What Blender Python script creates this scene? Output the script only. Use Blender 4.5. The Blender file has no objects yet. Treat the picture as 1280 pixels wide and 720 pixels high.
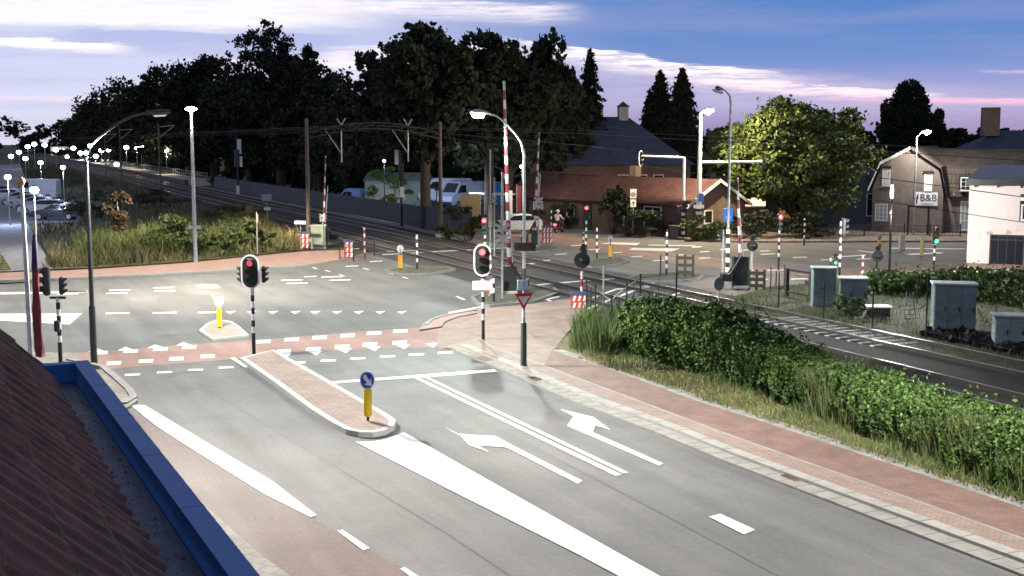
import bpy, math, random
import numpy as np
from mathutils import Vector, Matrix
random.seed(7); rng = np.random.default_rng(7)
S = bpy.context.scene; COL = S.collection
R = math.radians; PI = math.pi
# ---------------------------------------------------------------- camera
F = 1550.0; CH = 7.0; PT = math.atan(182.0/F); cp, sp = math.cos(PT), math.sin(PT)
cam = bpy.data.objects.new('camera', bpy.data.cameras.new('camera')); COL.objects.link(cam)
cam.location = (0, 0, CH); cam.rotation_euler = (PI/2-PT, 0, 0)
cam.data.sensor_width = 36; cam.data.lens = 36*F/1280; cam.data.clip_end = 5000; cam.data.clip_start = .05
S.camera = cam
# ---------------------------------------------------------------- world
W = bpy.data.worlds.new('World'); S.world = W; W.use_nodes = True
def build_world():
    nt = W.node_tree; nt.nodes.clear(); N = nt.nodes; L = nt.links
    def math_(op, a, b=None, c=None, clamp=False):
        n = N.new('ShaderNodeMath'); n.operation = op; n.use_clamp = clamp
        for i, x in enumerate((a, b, c)):
            if x is None: continue
            if isinstance(x, (int, float)): n.inputs[i].default_value = x
            else: L.new(x, n.inputs[i])
        return n.outputs[0]
    def ramp(fac, stops):
        n = N.new('ShaderNodeValToRGB'); L.new(fac, n.inputs[0]); e = n.color_ramp.elements
        while len(e) < len(stops): e.new(.5)
        for q, (p, c) in zip(e, stops): q.position = p; q.color = (*c, 1)
        return n.outputs[0]
    def mix(f, a, b, mode='MIX'):
        n = N.new('ShaderNodeMix'); n.data_type = 'RGBA'; n.blend_type = mode
        for s, x in ((0, f), (6, a), (7, b)):
            if isinstance(x, (int, float)): n.inputs[s].default_value = x
            elif isinstance(x, tuple): n.inputs[s].default_value = (*x, 1)
            else: L.new(x, n.inputs[s])
        return n.outputs[2]
    def sstep(x, a, b):
        n = N.new('ShaderNodeMapRange'); n.interpolation_type = 'SMOOTHSTEP'
        L.new(x, n.inputs[0]); n.inputs[1].default_value = a; n.inputs[2].default_value = b
        return n.outputs[0]
    tc = N.new('ShaderNodeTexCoord'); sx = N.new('ShaderNodeSeparateXYZ'); L.new(tc.outputs['Generated'], sx.inputs[0])
    az = math_('MULTIPLY', math_('ARCTAN2', sx.outputs[0], sx.outputs[1]), 57.296)
    el = math_('MULTIPLY', math_('ARCSINE', sx.outputs[2]), 57.296)
    def noise(ka, ke, scale, off=0., detail=6, rough=.55):
        cb = N.new('ShaderNodeCombineXYZ')
        L.new(math_('MULTIPLY', az, ka), cb.inputs[0]); L.new(math_('MULTIPLY', el, ke), cb.inputs[1]); cb.inputs[2].default_value = off
        n = N.new('ShaderNodeTexNoise'); n.inputs['Scale'].default_value = scale; n.inputs['Detail'].default_value = detail
        n.inputs['Roughness'].default_value = rough; L.new(cb.outputs[0], n.inputs['Vector']); return n.outputs[0]
    t = math_('DIVIDE', el, 60., clamp=True)
    #  clear sky by height: left (towards the sunset) paler, right deeper blue
    left = ramp(t, [(0, (.74, .72, .88)), (.03, (.72, .74, .93)), (.06, (.66, .70, .95)), (.09, (.70, .72, .92)), (.2, (.40, .44, .58)), (.5, (.27, .30, .40)), (1, (.20, .23, .31))])
    right = ramp(t, [(0, (.30, .25, .42)), (.012, (.38, .30, .54)), (.028, (.47, .44, .69)), (.045, (.34, .37, .70)), (.062, (.18, .30, .64)), (.10, (.11, .25, .60)), (.25, (.24, .30, .48)), (.5, (.25, .28, .38)), (1, (.20, .23, .31))])
    base = mix(sstep(az, -13, 7), left, right)
    n1 = noise(.045, .75, 1.5, 3.1, 8, .62); n2 = noise(.30, 4.2, 1.5, 7.7, 8, .7); n3 = noise(.035, .55, 1.5, 1.3); n4 = noise(.22, 1.6, 1.5, 11.3, 8, .7)
    base = mix(math_('MULTIPLY', sstep(n3, .46, .66), .30), base, (.40, .40, .66))
    def band(off, slope, a0, hi, lo_, wob, a_in, a_out, col, amt, rag=n2, r0=.30, r1=.60, fine=.35):
        """a streak of cloud whose crisp upper edge runs along el = off - slope*(az-a0)"""
        nonlocal base
        line = math_('SUBTRACT', off, math_('MULTIPLY', math_('SUBTRACT', az, a0), slope))
        line = math_('ADD', line, math_('MULTIPLY', math_('SUBTRACT', n4, .5), fine*2))
        d = math_('SUBTRACT', el, math_('ADD', line, math_('MULTIPLY', math_('SUBTRACT', n1, .5), wob)))
        k = math_('MULTIPLY', sstep(d, hi, 0.), sstep(d, lo_, lo_*.15))
        k = math_('MULTIPLY', k, math_('MULTIPLY', sstep(az, a_in[0], a_in[1]), sstep(az, a_out[1], a_out[0])))
        k = math_('MULTIPLY', k, math_('ADD', .3, math_('MULTIPLY', sstep(rag, r0, r1), .7)))
        base = mix(math_('MULTIPLY', k, amt), base, col)
    # pink glow under the streak, then the white streak falling to the right, then thin pink ones
    band(3.7, .09, 2.2, .5, -2.2, 1.0, (-2, 3), (14, 26), (.66, .58, .78), .65)
    band(4.3, .14, 2.2, .10, -.95, 1.0, (-1, 2), (9, 14), (1.2, 1.06, 1.08), 1., r0=.36, r1=.52)
    band(2.65, .07, 11, .08, -.55, .5, (6, 9), (17.5, 19.5), (1.25, .95, 1.02), 1., r0=.36, r1=.54)
    band(1.95, .03, 16, .08, -.32, .35, (13, 16), (30, 40), (1.05, .60, .82), .95, fine=.15)
    band(3.2, .05, 18, .10, -.16, .3, (20, 21), (30, 40), (.8, .66, .86), .6)
    # white bank along the top left, with flat grey-blue bars under it
    band(5.3, -.01, -15, 7., -.45, .6, (-60, -40), (-11, -4), (1.04, 1.0, 1.03), .95, r0=.2, r1=.5)
    band(4.75, .0, -15, .12, -1.1, .35, (-21, -18), (-9, -6), (.44, .50, .82), .75, r0=.1, r1=.3)
    band(4.25, .03, -20, .10, -.5, .35, (-60, -40), (-18.5, -16.), (1.15, 1.1, 1.1), 1., r0=.2, r1=.4)
    band(3.6, .0, -12, .12, -.5, .4, (-15, -12), (-6, -2), (1.05, .98, 1.06), .85)
    band(4.1, -.03, -8, .3, -2.0, .8, (-9.5, -7.5), (-1, 1), (1.15, 1.0, 1.06), .95)
    band(6.2, .02, -8, .3, -.9, .8, (-10, -8), (1, 4), (1.1, 1.0, 1.06), .9)
    band(1.95, .01, -20, .1, -.28, .25, (-60, -40), (-19, -16), (1.0, .82, .96), .6)
    base = mix(sstep(el, -.2, -3.), base, (.02, .02, .03))
    #  the sky behind the camera, away from the sunset, is darker
    aw = sstep(math_('ABSOLUTE', az), 35, 100); kk = math_('SUBTRACT', 1., math_('MULTIPLY', aw, .15))
    base = mix(1., base, kk, 'MULTIPLY')
    bg = N.new('ShaderNodeBackground'); L.new(base, bg.inputs[0]); bg.inputs[1].default_value = 1.0
    o = N.new('ShaderNodeOutputWorld'); L.new(bg.outputs[0], o.inputs[0])
build_world()
S.view_settings.view_transform = 'Standard'; S.view_settings.look = 'None'
S.view_settings.exposure = 0; S.view_settings.gamma = 1; S.view_settings.use_curve_mapping = False
S.cycles.max_bounces = 5; S.cycles.diffuse_bounces = 2; S.cycles.glossy_bounces = 2; S.cycles.transparent_max_bounces = 4
S.cycles.sample_clamp_indirect = 4
# ---------------------------------------------------------------- pixel (1280x720) -> world
def ray(u, v): return Vector(((u-640)/F, cp-(v-360)/F*sp, -sp-(v-360)/F*cp))
def G(u, v, z=0.):
    d = ray(u, v); k = (z-CH)/d.z
    return Vector((d.x*k, d.y*k, z))
def PY(u, v, Y):
    d = ray(u, v); k = Y/d.y
    return Vector((d.x*k, Y, CH+d.z*k))
def ZT(v, Y): return PY(640, v, Y).z
def vpdir(u0): return Vector(((u0-640)/F*cp, 1, 0)).normalized()
TD = vpdir(-30)                                   # direction of the railway
TN = Vector((TD.y, -TD.x, 0))                     # towards the camera side / right of the line
def trk(o, s, z=0.):                              # point at offset o from the camera's parallel, s along the line
    return Vector((0, 0, z)) + TN*o*1.0 + TD*s
# ---------------------------------------------------------------- materials
MATS = {}
def M(name, col, rough=.7, metal=0., var=.25, scale=6., bump=0., bscale=40., emit=None, es=0., coords='Object', spec=.4, island=0., stretch=None):
    if name in MATS: return MATS[name]
    m = bpy.data.materials.new(name); m.use_nodes = True; nt = m.node_tree; N = nt.nodes; L = nt.links
    b = N['Principled BSDF']; b.inputs['Roughness'].default_value = rough; b.inputs['Metallic'].default_value = metal
    b.inputs['Specular IOR Level'].default_value = spec
    tc = N.new('ShaderNodeTexCoord'); vec = tc.outputs[coords]
    if stretch:
        mp = N.new('ShaderNodeMapping'); mp.inputs['Scale'].default_value = stretch; L.new(vec, mp.inputs[0]); vec = mp.outputs[0]
    n = N.new('ShaderNodeTexNoise'); n.inputs['Scale'].default_value = scale; n.inputs['Detail'].default_value = 6; n.inputs['Roughness'].default_value = .65
    L.new(vec, n.inputs['Vector'])
    r = N.new('ShaderNodeValToRGB'); L.new(n.outputs[0], r.inputs[0])
    e = r.color_ramp.elements; e[0].position = .3; e[1].position = .7
    e[0].color = (*[c*(1-var) for c in col], 1); e[1].color = (*[min(1, c*(1+var)) for c in col], 1)
    out = r.outputs[0]
    if island:
        g = N.new('ShaderNodeNewGeometry'); mr = N.new('ShaderNodeMapRange'); L.new(g.outputs['Random Per Island'], mr.inputs[0])
        mr.inputs[3].default_value = 1-island; mr.inputs[4].default_value = 1+island
        mx = N.new('ShaderNodeMix'); mx.data_type = 'RGBA'; mx.blend_type = 'MULTIPLY'; mx.inputs[0].default_value = 1
        L.new(out, mx.inputs[6]); L.new(mr.outputs[0], mx.inputs[7]); out = mx.outputs[2]
    L.new(out, b.inputs['Base Color'])
    if bump:
        n2 = N.new('ShaderNodeTexNoise'); n2.inputs['Scale'].default_value = bscale; n2.inputs['Detail'].default_value = 4; L.new(tc.outputs[coords], n2.inputs['Vector'])
        bp = N.new('ShaderNodeBump'); bp.inputs['Strength'].default_value = bump; bp.inputs['Distance'].default_value = .02
        L.new(n2.outputs[0], bp.inputs['Height']); L.new(bp.outputs[0], b.inputs['Normal'])
    if emit:
        b.inputs['Emission Color'].default_value = (*emit, 1); b.inputs['Emission Strength'].default_value = es
    MATS[name] = m; return m
def band_mat(name, a, b_, z0, per, first=0, axis=2, z1=1e3):
    """a painted post: colour a below z0 (and above z1), then alternating b_/a bands"""
    if name in MATS: return MATS[name]
    m = M(name, a, .45); nt = m.node_tree; N = nt.nodes; L = nt.links; b = N['Principled BSDF']
    tc = N.new('ShaderNodeTexCoord'); sx = N.new('ShaderNodeSeparateXYZ'); L.new(tc.outputs['Object'], sx.inputs[0])
    def mt(op, x, y):
        n = N.new('ShaderNodeMath'); n.operation = op
        for i, q in enumerate((x, y)):
            if isinstance(q, (int, float)): n.inputs[i].default_value = q
            else: L.new(q, n.inputs[i])
        return n.outputs[0]
    z = sx.outputs[axis]
    k = mt('LESS_THAN', mt('FRACT', mt('DIVIDE', mt('SUBTRACT', z, z0), per), 0), .5)
    k = mt('MULTIPLY', mt('MULTIPLY', k, mt('GREATER_THAN', z, z0)), mt('LESS_THAN', z, z1))
    mx = N.new('ShaderNodeMix'); mx.data_type = 'RGBA'; L.new(k, mx.inputs[0])
    src = b.inputs['Base Color'].links[0].from_socket
    L.new(src, mx.inputs[6]); mx.inputs[7].default_value = (*b_, 1); L.new(mx.outputs[2], b.inputs['Base Color'])
    return m
def brick_mat(name, c1, c2, mortar, w=.21, h=.07, rot=0., var=.35, rough=.85, dirt=.35, msize=.008, coords='Object', swap=None):
    if name in MATS: return MATS[name]
    m = bpy.data.materials.new(name); m.use_nodes = True; nt = m.node_tree; N = nt.nodes; L = nt.links; b = N['Principled BSDF']
    b.inputs['Roughness'].default_value = rough; b.inputs['Specular IOR Level'].default_value = .3
    tc = N.new('ShaderNodeTexCoord'); vec = tc.outputs[coords]
    if swap:                                     # wall: use (x or y, z)
        sx = N.new('ShaderNodeSeparateXYZ'); L.new(vec, sx.inputs[0]); cb = N.new('ShaderNodeCombineXYZ')
        ad = N.new('ShaderNodeMath'); ad.operation = 'ADD'; L.new(sx.outputs[0], ad.inputs[0]); L.new(sx.outputs[1], ad.inputs[1])
        L.new(ad.outputs[0], cb.inputs[0]); L.new(sx.outputs[2], cb.inputs[1]); vec = cb.outputs[0]
    mp = N.new('ShaderNodeMapping'); mp.inputs['Rotation'].default_value = (0, 0, rot); L.new(vec, mp.inputs[0])
    t = N.new('ShaderNodeTexBrick'); L.new(mp.outputs[0], t.inputs['Vector']); t.inputs['Scale'].default_value = 1
    t.inputs['Brick Width'].default_value = w; t.inputs['Row Height'].default_value = h; t.inputs['Mortar Size'].default_value = msize
    t.inputs['Color1'].default_value = (*c1, 1); t.inputs['Color2'].default_value = (*c2, 1); t.inputs['Mortar'].default_value = (*mortar, 1)
    n = N.new('ShaderNodeTexNoise'); n.inputs['Scale'].default_value = .9; n.inputs['Detail'].default_value = 7; n.inputs['Roughness'].default_value = .7
    L.new(tc.outputs[coords], n.inputs['Vector'])
    mr = N.new('ShaderNodeMapRange'); L.new(n.outputs[0], mr.inputs[0]); mr.inputs[1].default_value = .3; mr.inputs[2].default_value = .7
    mr.inputs[3].default_value = 1-dirt; mr.inputs[4].default_value = 1+dirt*.6
    mx = N.new('ShaderNodeMix'); mx.data_type = 'RGBA'; mx.blend_type = 'MULTIPLY'; mx.inputs[0].default_value = 1
    L.new(t.outputs[0], mx.inputs[6]); L.new(mr.outputs[0], mx.inputs[7]); L.new(mx.outputs[2], b.inputs['Base Color'])
    MATS[name] = m; return m
def asphalt_mat(name, col, along):
    """worn asphalt: aggregate speckle, long wheel-track wear along the driving direction, stains and sealed cracks"""
    if name in MATS: return MATS[name]
    m = bpy.data.materials.new(name); m.use_nodes = True; nt = m.node_tree; N = nt.nodes; L = nt.links; b = N['Principled BSDF']
    b.inputs['Roughness'].default_value = .82; b.inputs['Specular IOR Level'].default_value = .35
    tc = N.new('ShaderNodeTexCoord'); mp = N.new('ShaderNodeMapping'); L.new(tc.outputs['Object'], mp.inputs[0])
    mp.inputs['Rotation'].default_value = (0, 0, math.atan2(along.x, along.y)); 
    def noise(vec, scale, det, ro=.6):
        n = N.new('ShaderNodeTexNoise'); n.inputs['Scale'].default_value = scale; n.inputs['Detail'].default_value = det; n.inputs['Roughness'].default_value = ro
        L.new(vec, n.inputs['Vector']); return n.outputs[0]
    mp2 = N.new('ShaderNodeMapping'); mp2.inputs['Scale'].default_value = (.75, .055, 1); L.new(mp.outputs[0], mp2.inputs[0])
    def rng_(x, a, b2, c, d):
        mr = N.new('ShaderNodeMapRange'); L.new(x, mr.inputs[0]); mr.inputs[1].default_value = a; mr.inputs[2].default_value = b2; mr.inputs[3].default_value = c; mr.inputs[4].default_value = d
        return mr.outputs[0]
    f = [rng_(noise(mp2.outputs[0], 1., 3), .3, .7, .74, 1.2), rng_(noise(tc.outputs['Object'], 90., 2), .3, .7, .62, 1.4),
         rng_(noise(tc.outputs['Object'], .35, 6, .65), .3, .7, .82, 1.16), rng_(noise(tc.outputs['Object'], 9., 4, .7), .3, .7, .88, 1.12)]
    cur = None
    for x in f:
        mx = N.new('ShaderNodeMix'); mx.data_type = 'RGBA'; mx.blend_type = 'MULTIPLY'; mx.inputs[0].default_value = 1
        if cur is None: mx.inputs[6].default_value = (*col, 1)
        else: L.new(cur, mx.inputs[6])
        L.new(x, mx.inputs[7]); cur = mx.outputs[2]
    L.new(cur, b.inputs['Base Color'])
    bp = N.new('ShaderNodeBump'); bp.inputs['Strength'].default_value = .35; bp.inputs['Distance'].default_value = .01
    L.new(noise(tc.outputs['Object'], 120., 2), bp.inputs['Height']); L.new(bp.outputs[0], b.inputs['Normal'])
    MATS[name] = m; return m
ROADD = vpdir(-85)
asphalt = asphalt_mat('asphalt', (.150, .150, .146), ROADD)
asphalt_far = asphalt_mat('asphalt_far', (.095, .095, .096), Vector((.8, .6, 0)))
def paint_mat():
    m = M('road_paint', (.70, .70, .68), .6, var=.07, scale=.8, bump=.15, bscale=90)
    nt = m.node_tree; N = nt.nodes; L = nt.links; b = N['Principled BSDF']; src = b.inputs['Base Color'].links[0].from_socket
    tc = N.new('ShaderNodeTexCoord'); n = N.new('ShaderNodeTexNoise'); n.inputs['Scale'].default_value = 14; n.inputs['Detail'].default_value = 8; n.inputs['Roughness'].default_value = .75
    L.new(tc.outputs['Object'], n.inputs['Vector']); mr = N.new('ShaderNodeMapRange'); L.new(n.outputs[0], mr.inputs[0])
    mr.inputs[1].default_value = .56; mr.inputs[2].default_value = .74; mr.inputs[3].default_value = 0; mr.inputs[4].default_value = .8
    mx = N.new('ShaderNodeMix'); mx.data_type = 'RGBA'; L.new(mr.outputs[0], mx.inputs[0]); L.new(src, mx.inputs[6]); mx.inputs[7].default_value = (.2, .2, .2, 1)
    L.new(mx.outputs[2], b.inputs['Base Color']); return m
paint = paint_mat()
redbrick = brick_mat('red_paving', (.25, .155, .13), (.195, .12, .10), (.15, .12, .105), .21, .105, R(25), dirt=.25)
pinkbrick = brick_mat('pink_paving', (.335, .25, .215), (.27, .20, .172), (.18, .155, .14), .21, .105, R(25), dirt=.22)
tanbrick = brick_mat('grey_paving', (.30, .28, .24), (.25, .235, .205), (.17, .16, .14), .3, .3, R(25), dirt=.25, msize=.012)
redlane = asphalt_mat('red_lane', (.29, .185, .16), ROADD)
brownlane = asphalt_mat('brown_lane', (.165, .122, .105), ROADD)
kerbm = M('kerb_concrete', (.27, .265, .245), .85, var=.22, scale=2.5, bump=.2, bscale=60)
concrete = M('concrete', (.36, .36, .34), .85, var=.2, scale=3, bump=.2)
black = M('black_metal', (.022, .024, .026), .4, var=.2)
darkgreen = M('dark_green_paint', (.035, .05, .045), .45)
white = M('white_paint', (.72, .72, .70), .45, var=.06)
greym = M('grey_steel', (.36, .37, .37), .4, .3, var=.12)
galv = M('galvanised_steel', (.48, .49, .49), .42, .4, var=.12)
yellow = M('yellow_plastic', (.82, .55, .02), .4, var=.05)
dullyellow = M('amber_plastic', (.62, .30, .03), .45, var=.08)
bluesign = M('blue_sign', (.012, .06, .36), .35, var=.05)
redsign = M('red_sign', (.45, .018, .022), .4, var=.06)
wood = M('dark_wood', (.055, .042, .033), .8, var=.35, scale=12, bump=.3)
palewood = M('pale_wood', (.42, .30, .14), .75, var=.25, scale=8)
glassdark = M('dark_glass', (.02, .024, .03), .08, var=.1, spec=.6)
glasslit = M('lit_window', (.6, .5, .3), .3, emit=(1, .72, .38), es=3.0)
rubber = M('rubber', (.018, .018, .018), .8)
BW = lambda z0, per, nm: band_mat('black_white_bands_'+nm, (.02, .02, .022), (.78, .78, .76), z0, per)
RW = lambda z0, per, nm, ax=2: band_mat('red_white_bands_'+nm, (.17, .014, .018), (.52, .52, .51), z0, per, axis=ax)
def emitm(name, c, s): return M(name, tuple(min(.8, x) for x in c), .3, emit=c, es=s, var=.02)
red_on = emitm('red_lens_lit', (1, .05, .06), 9.); green_on = emitm('green_lens_lit', (.05, 1, .55), 5.)
red_dim = emitm('red_lens_half_lit', (1, .12, .16), .7)
red_off = M('red_lens', (.10, .01, .01), .15); amber_off = M('amber_lens', (.11, .06, .01), .15); green_off = M('green_lens', (.01, .07, .05), .15)
# ---------------------------------------------------------------- mesh builder
class MB:
    def __init__(s): s.v = []; s.f = []; s.sm = []
    def add(s, vs, fs, smooth=False):
        b = len(s.v); s.v += [tuple(x) for x in vs]; s.f += [tuple(i+b for i in f) for f in fs]; s.sm += [smooth]*len(fs); return s
    def box(s, c, d, rz=0., rx=0., ry=0.):
        m = Matrix.Rotation(rz, 3, 'Z') @ Matrix.Rotation(ry, 3, 'Y') @ Matrix.Rotation(rx, 3, 'X'); c = Vector(c)
        vs = [c+m @ Vector((x*d[0]/2, y*d[1]/2, z*d[2]/2)) for x in (-1, 1) for y in (-1, 1) for z in (-1, 1)]
        return s.add(vs, [(0, 1, 3, 2), (4, 6, 7, 5), (0, 4, 5, 1), (2, 3, 7, 6), (0, 2, 6, 4), (1, 5, 7, 3)])
    def rbox(s, c, d, b=.02, rz=0.):              # box with chamfered vertical and top edges
        x, y, z = d[0]/2, d[1]/2, d[2]/2; m = Matrix.Rotation(rz, 3, 'Z'); c = Vector(c); vs = []
        def ring(k, zz):
            a, e = x-k, y-k
            return [(-a+b, -e, zz), (a-b, -e, zz), (a, -e+b, zz), (a, e-b, zz), (a-b, e, zz), (-a+b, e, zz), (-a, e-b, zz), (-a, -e+b, zz)]
        for k, zz in ((b, -z), (0, -z+b), (0, z-b), (b, z)): vs += ring(k, zz)
        fs = [tuple(range(7, -1, -1)), tuple(range(24, 32))]
        for r in range(3): fs += [(r*8+i, r*8+(i+1) % 8, r*8+8+(i+1) % 8, r*8+8+i) for i in range(8)]
        return s.add([c+m @ Vector(p) for p in vs], fs)
    def tube(s, pts, rad, n=8, caps=True):
        pts = [Vector(p) for p in pts]; rs = rad if isinstance(rad, (list, tuple)) else [rad]*len(pts); vs = []; fs = []
        ref = Vector((0, 0, 1))
        for i, p in enumerate(pts):
            d = (pts[min(i+1, len(pts)-1)]-pts[max(i-1, 0)]).normalized()
            a = d.cross(ref if abs(d.z) < .95 else Vector((1, 0, 0))).normalized(); b = d.cross(a)
            vs += [p+(a*math.cos(t)+b*math.sin(t))*rs[i] for t in [2*PI*k/n for k in range(n)]]
        for i in range(len(pts)-1):
            fs += [(i*n+k, i*n+(k+1) % n, i*n+n+(k+1) % n, i*n+n+k) for k in range(n)]
        s.add(vs, fs, True)
        if caps: s.add(vs[:n], [tuple(range(n))]); s.add(vs[-n:], [tuple(range(n-1, -1, -1))])
        return s
    def disc(s, c, r, t, n=20, rz=0., inner=0., sx=1., sz=1.):   # thick disc facing -Y (then turned by rz)
        m = Matrix.Rotation(rz, 3, 'Z'); c = Vector(c); vs = []
        for y in (-t/2, t/2):
            for k in range(n):
                a = 2*PI*k/n; vs.append(c+m @ Vector((math.cos(a)*r*sx, y, math.sin(a)*r*sz)))
        if not inner:
            return s.add(vs, [tuple(range(n)), tuple(range(2*n-1, n-1, -1))]+[(k, n+k, n+(k+1) % n, (k+1) % n) for k in range(n)])
        for y in (-t/2, t/2):
            for k in range(n):
                a = 2*PI*k/n; vs.append(c+m @ Vector((math.cos(a)*inner*sx, y, math.sin(a)*inner*sz)))
        fs = []
        for k in range(n):
            j = (k+1) % n; fs += [(k, j, 2*n+j, 2*n+k), (n+j, n+k, 3*n+k, 3*n+j), (k, n+k, n+j, j), (2*n+j, 3*n+j, 3*n+k, 2*n+k)]
        return s.add(vs, fs)
    def outline(s, pts2, c, t, rz=0.):            # polygon in the XZ plane, thickness t, facing -Y
        m = Matrix.Rotation(rz, 3, 'Z'); c = Vector(c); n = len(pts2)
        vs = [c+m @ Vector((x, y, z)) for y in (-t/2, t/2) for x, z in pts2]
        return s.add(vs, [tuple(range(n)), tuple(range(2*n-1, n-1, -1))]+[(k, n+k, n+(k+1) % n, (k+1) % n) for k in range(n)])
    def ringoutline(s, o, i, c, t, rz=0.):
        m = Matrix.Rotation(rz, 3, 'Z'); c = Vector(c); n = len(o)
        vs = [c+m @ Vector((x, y, z)) for q in (o, i) for y in (-t/2, t/2) for x, z in q]; fs = []
        for k in range(n):
            j = (k+1) % n; fs += [(k, j, 2*n+j, 2*n+k), (n+j, n+k, 3*n+k, 3*n+j), (k, n+k, n+j, j), (2*n+j, 3*n+j, 3*n+k, 2*n+k)]
        return s.add(vs, fs)
    def slab(s, pts, z0, z1):                     # ground polygon raised from z0 to z1
        n = len(pts); vs = [(p[0], p[1], z1) for p in pts]+[(p[0], p[1], z0) for p in pts]
        a = sum(pts[i][0]*pts[(i+1) % n][1]-pts[(i+1) % n][0]*pts[i][1] for i in range(n))
        top = tuple(range(n)) if a > 0 else tuple(range(n-1, -1, -1))
        return s.add(vs, [top]+[(k, n+k, n+(k+1) % n, (k+1) % n) if a > 0 else (k, (k+1) % n, n+(k+1) % n, n+k) for k in range(n)])
    def sheet(s, pts, z):
        n = len(pts); a = sum(pts[i][0]*pts[(i+1) % n][1]-pts[(i+1) % n][0]*pts[i][1] for i in range(n))
        return s.add([(p[0], p[1], z) for p in pts], [tuple(range(n)) if a > 0 else tuple(range(n-1, -1, -1))])
    def build(s, name, mat, parent=None, label=None, kind=None):
        me = bpy.data.meshes.new(name); me.from_pydata(s.v, [], s.f); me.materials.append(mat)
        me.polygons.foreach_set('use_smooth', s.sm); me.update()
        o = bpy.data.objects.new(name, me); COL.objects.link(o)
        if parent: o.parent = parent
        if label: o['label'] = label
        if kind: o['kind'] = kind
        return o
def tag(o, label, cat, group=None):
    o['label'] = label; o['category'] = cat
    if group: o['group'] = group
    return o
def thing(name, label, cat, loc=(0, 0, 0), rz=0., group=None):
    o = bpy.data.objects.new(name, None); COL.objects.link(o); o.location = loc; o.rotation_euler = (0, 0, rz); o.empty_display_size = .2
    return tag(o, label, cat, group)
def copy_tree(o, parent=None):
    c = o.copy(); COL.objects.link(c)
    if parent: c.parent = parent
    for ch in list(o.children): copy_tree(ch, c)
    return c
def arrmesh(name, verts, quads, mat, parent=None):
    me = bpy.data.meshes.new(name); nv, nq, k = len(verts), len(quads), quads.shape[1]
    me.vertices.add(nv); me.vertices.foreach_set('co', verts.astype(np.float32).ravel())
    me.loops.add(nq*k); me.loops.foreach_set('vertex_index', quads.astype(np.int32).ravel())
    me.polygons.add(nq); me.polygons.foreach_set('loop_start', np.arange(0, nq*k, k, dtype=np.int32))
    me.update(calc_edges=True); me.materials.append(mat)
    o = bpy.data.objects.new(name, me); COL.objects.link(o)
    if parent: o.parent = parent
    return o
def leaves(cent, size, aspect=.6, up=0.):
    """random leaf quads (bent diamond) at the given centres"""
    n = len(cent); d = rng.normal(size=(n, 3)); d[:, 2] -= up; d /= np.linalg.norm(d, axis=1)[:, None]
    e = rng.normal(size=(n, 3)); e -= (e*d).sum(1)[:, None]*d; e /= np.linalg.norm(e, axis=1)[:, None]
    s = size*rng.uniform(.6, 1.4, (n, 1)); v = np.stack([cent-d*s, cent+e*s*aspect, cent+d*s, cent-e*s*aspect], 1).reshape(-1, 3)
    return v, np.arange(4*n).reshape(n, 4)
def lamp(kind, loc, power, col, parent=None, radius=.12, spot=None, name='lamp_light', batwing=0):
    d = bpy.data.lights.new(name, kind); d.energy = power; d.color = col; d.shadow_soft_size = radius
    if kind == 'SPOT': d.spot_size = R(spot or 150); d.spot_blend = .35
    if batwing:                                   # road luminaire: throws more light sideways so the road is lit evenly
        d.use_nodes = True; nt = d.node_tree; em = nt.nodes['Emission']; ge = nt.nodes.new('ShaderNodeNewGeometry'); sx = nt.nodes.new('ShaderNodeSeparateXYZ')
        nt.links.new(ge.outputs['Incoming'], sx.inputs[0]); cur = sx.outputs[2]
        for op, v in (('ABSOLUTE', None), ('MAXIMUM', batwing), ('POWER', -3.)):
            m = nt.nodes.new('ShaderNodeMath'); m.operation = op; nt.links.new(cur, m.inputs[0])
            if v is not None: m.inputs[1].default_value = v
            cur = m.outputs[0]
        nt.links.new(cur, em.inputs['Strength'])
    o = bpy.data.objects.new(name, d); COL.objects.link(o); o.location = loc
    if parent: o.parent = parent
    return o
def px(poly, z=0.): return [G(u, v, z) for u, v in poly]
def struct(name, mb, mat): return mb.build(name, mat, kind='structure')
# ================================================================ SETTING: ground
soil = M('soil_grass', (.05, .055, .022), .95, var=.5, scale=.5, bump=.4, bscale=12)
struct('ground', MB().sheet([(-2500, -200), (2500, -200), (2500, 3500), (-2500, 3500)], -.06), soil)
road_px = [(-260, 372), (85, 350), (200, 344), (310, 338), (388, 332), (450, 318), (520, 301), (600, 293), (680, 289), (720, 286), (800, 289), (860, 301),
           (960, 303), (1060, 303), (1500, 303), (1500, 352), (1120, 345), (1050, 352), (960, 358), (905, 374), (800, 392), (715, 388), (690, 430), (700, 440)]
right_kerb = [(560, 436), (600, 452), (660, 478), (720, 504), (827, 545), (900, 576), (973, 604), (1067, 640), (1280, 722), (1500, 806)]
outer = [(690, 438), (760, 461), (800, 475), (870, 501), (950, 526), (1067, 565), (1280, 636), (1500, 712)]
thin = [(603, 425), (617, 435), (680, 457), (777, 493), (827, 512), (910, 543), (1000, 575), (1067, 598), (1280, 674), (1500, 754)]
front = [(-400, 1100), (1500, 1100)]
struct('road', MB().sheet(px(road_px[:24]+[(1500, 720), (1500, 1100), (-150, 1100), (-150, 560), (-260, 440)]), 0.), asphalt)
def strip(a, b, za, zb=0.): return MB().slab([*a, *b[::-1]], zb, za)
def offs(line, d):                                # world polyline moved sideways by d (to its right when walking along it)
    out = []
    for i, p in enumerate(line):
        t = (line[min(i+1, len(line)-1)]-line[max(i-1, 0)]); t.z = 0; t.normalize(); out.append(p+Vector((t.y, -t.x, 0))*d)
    return out
rk = px(right_kerb); th = px(thin, .1); ou = px(outer, .1)
struct('kerb', strip(offs(rk, -.42), rk, .05), kerbm)
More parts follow.
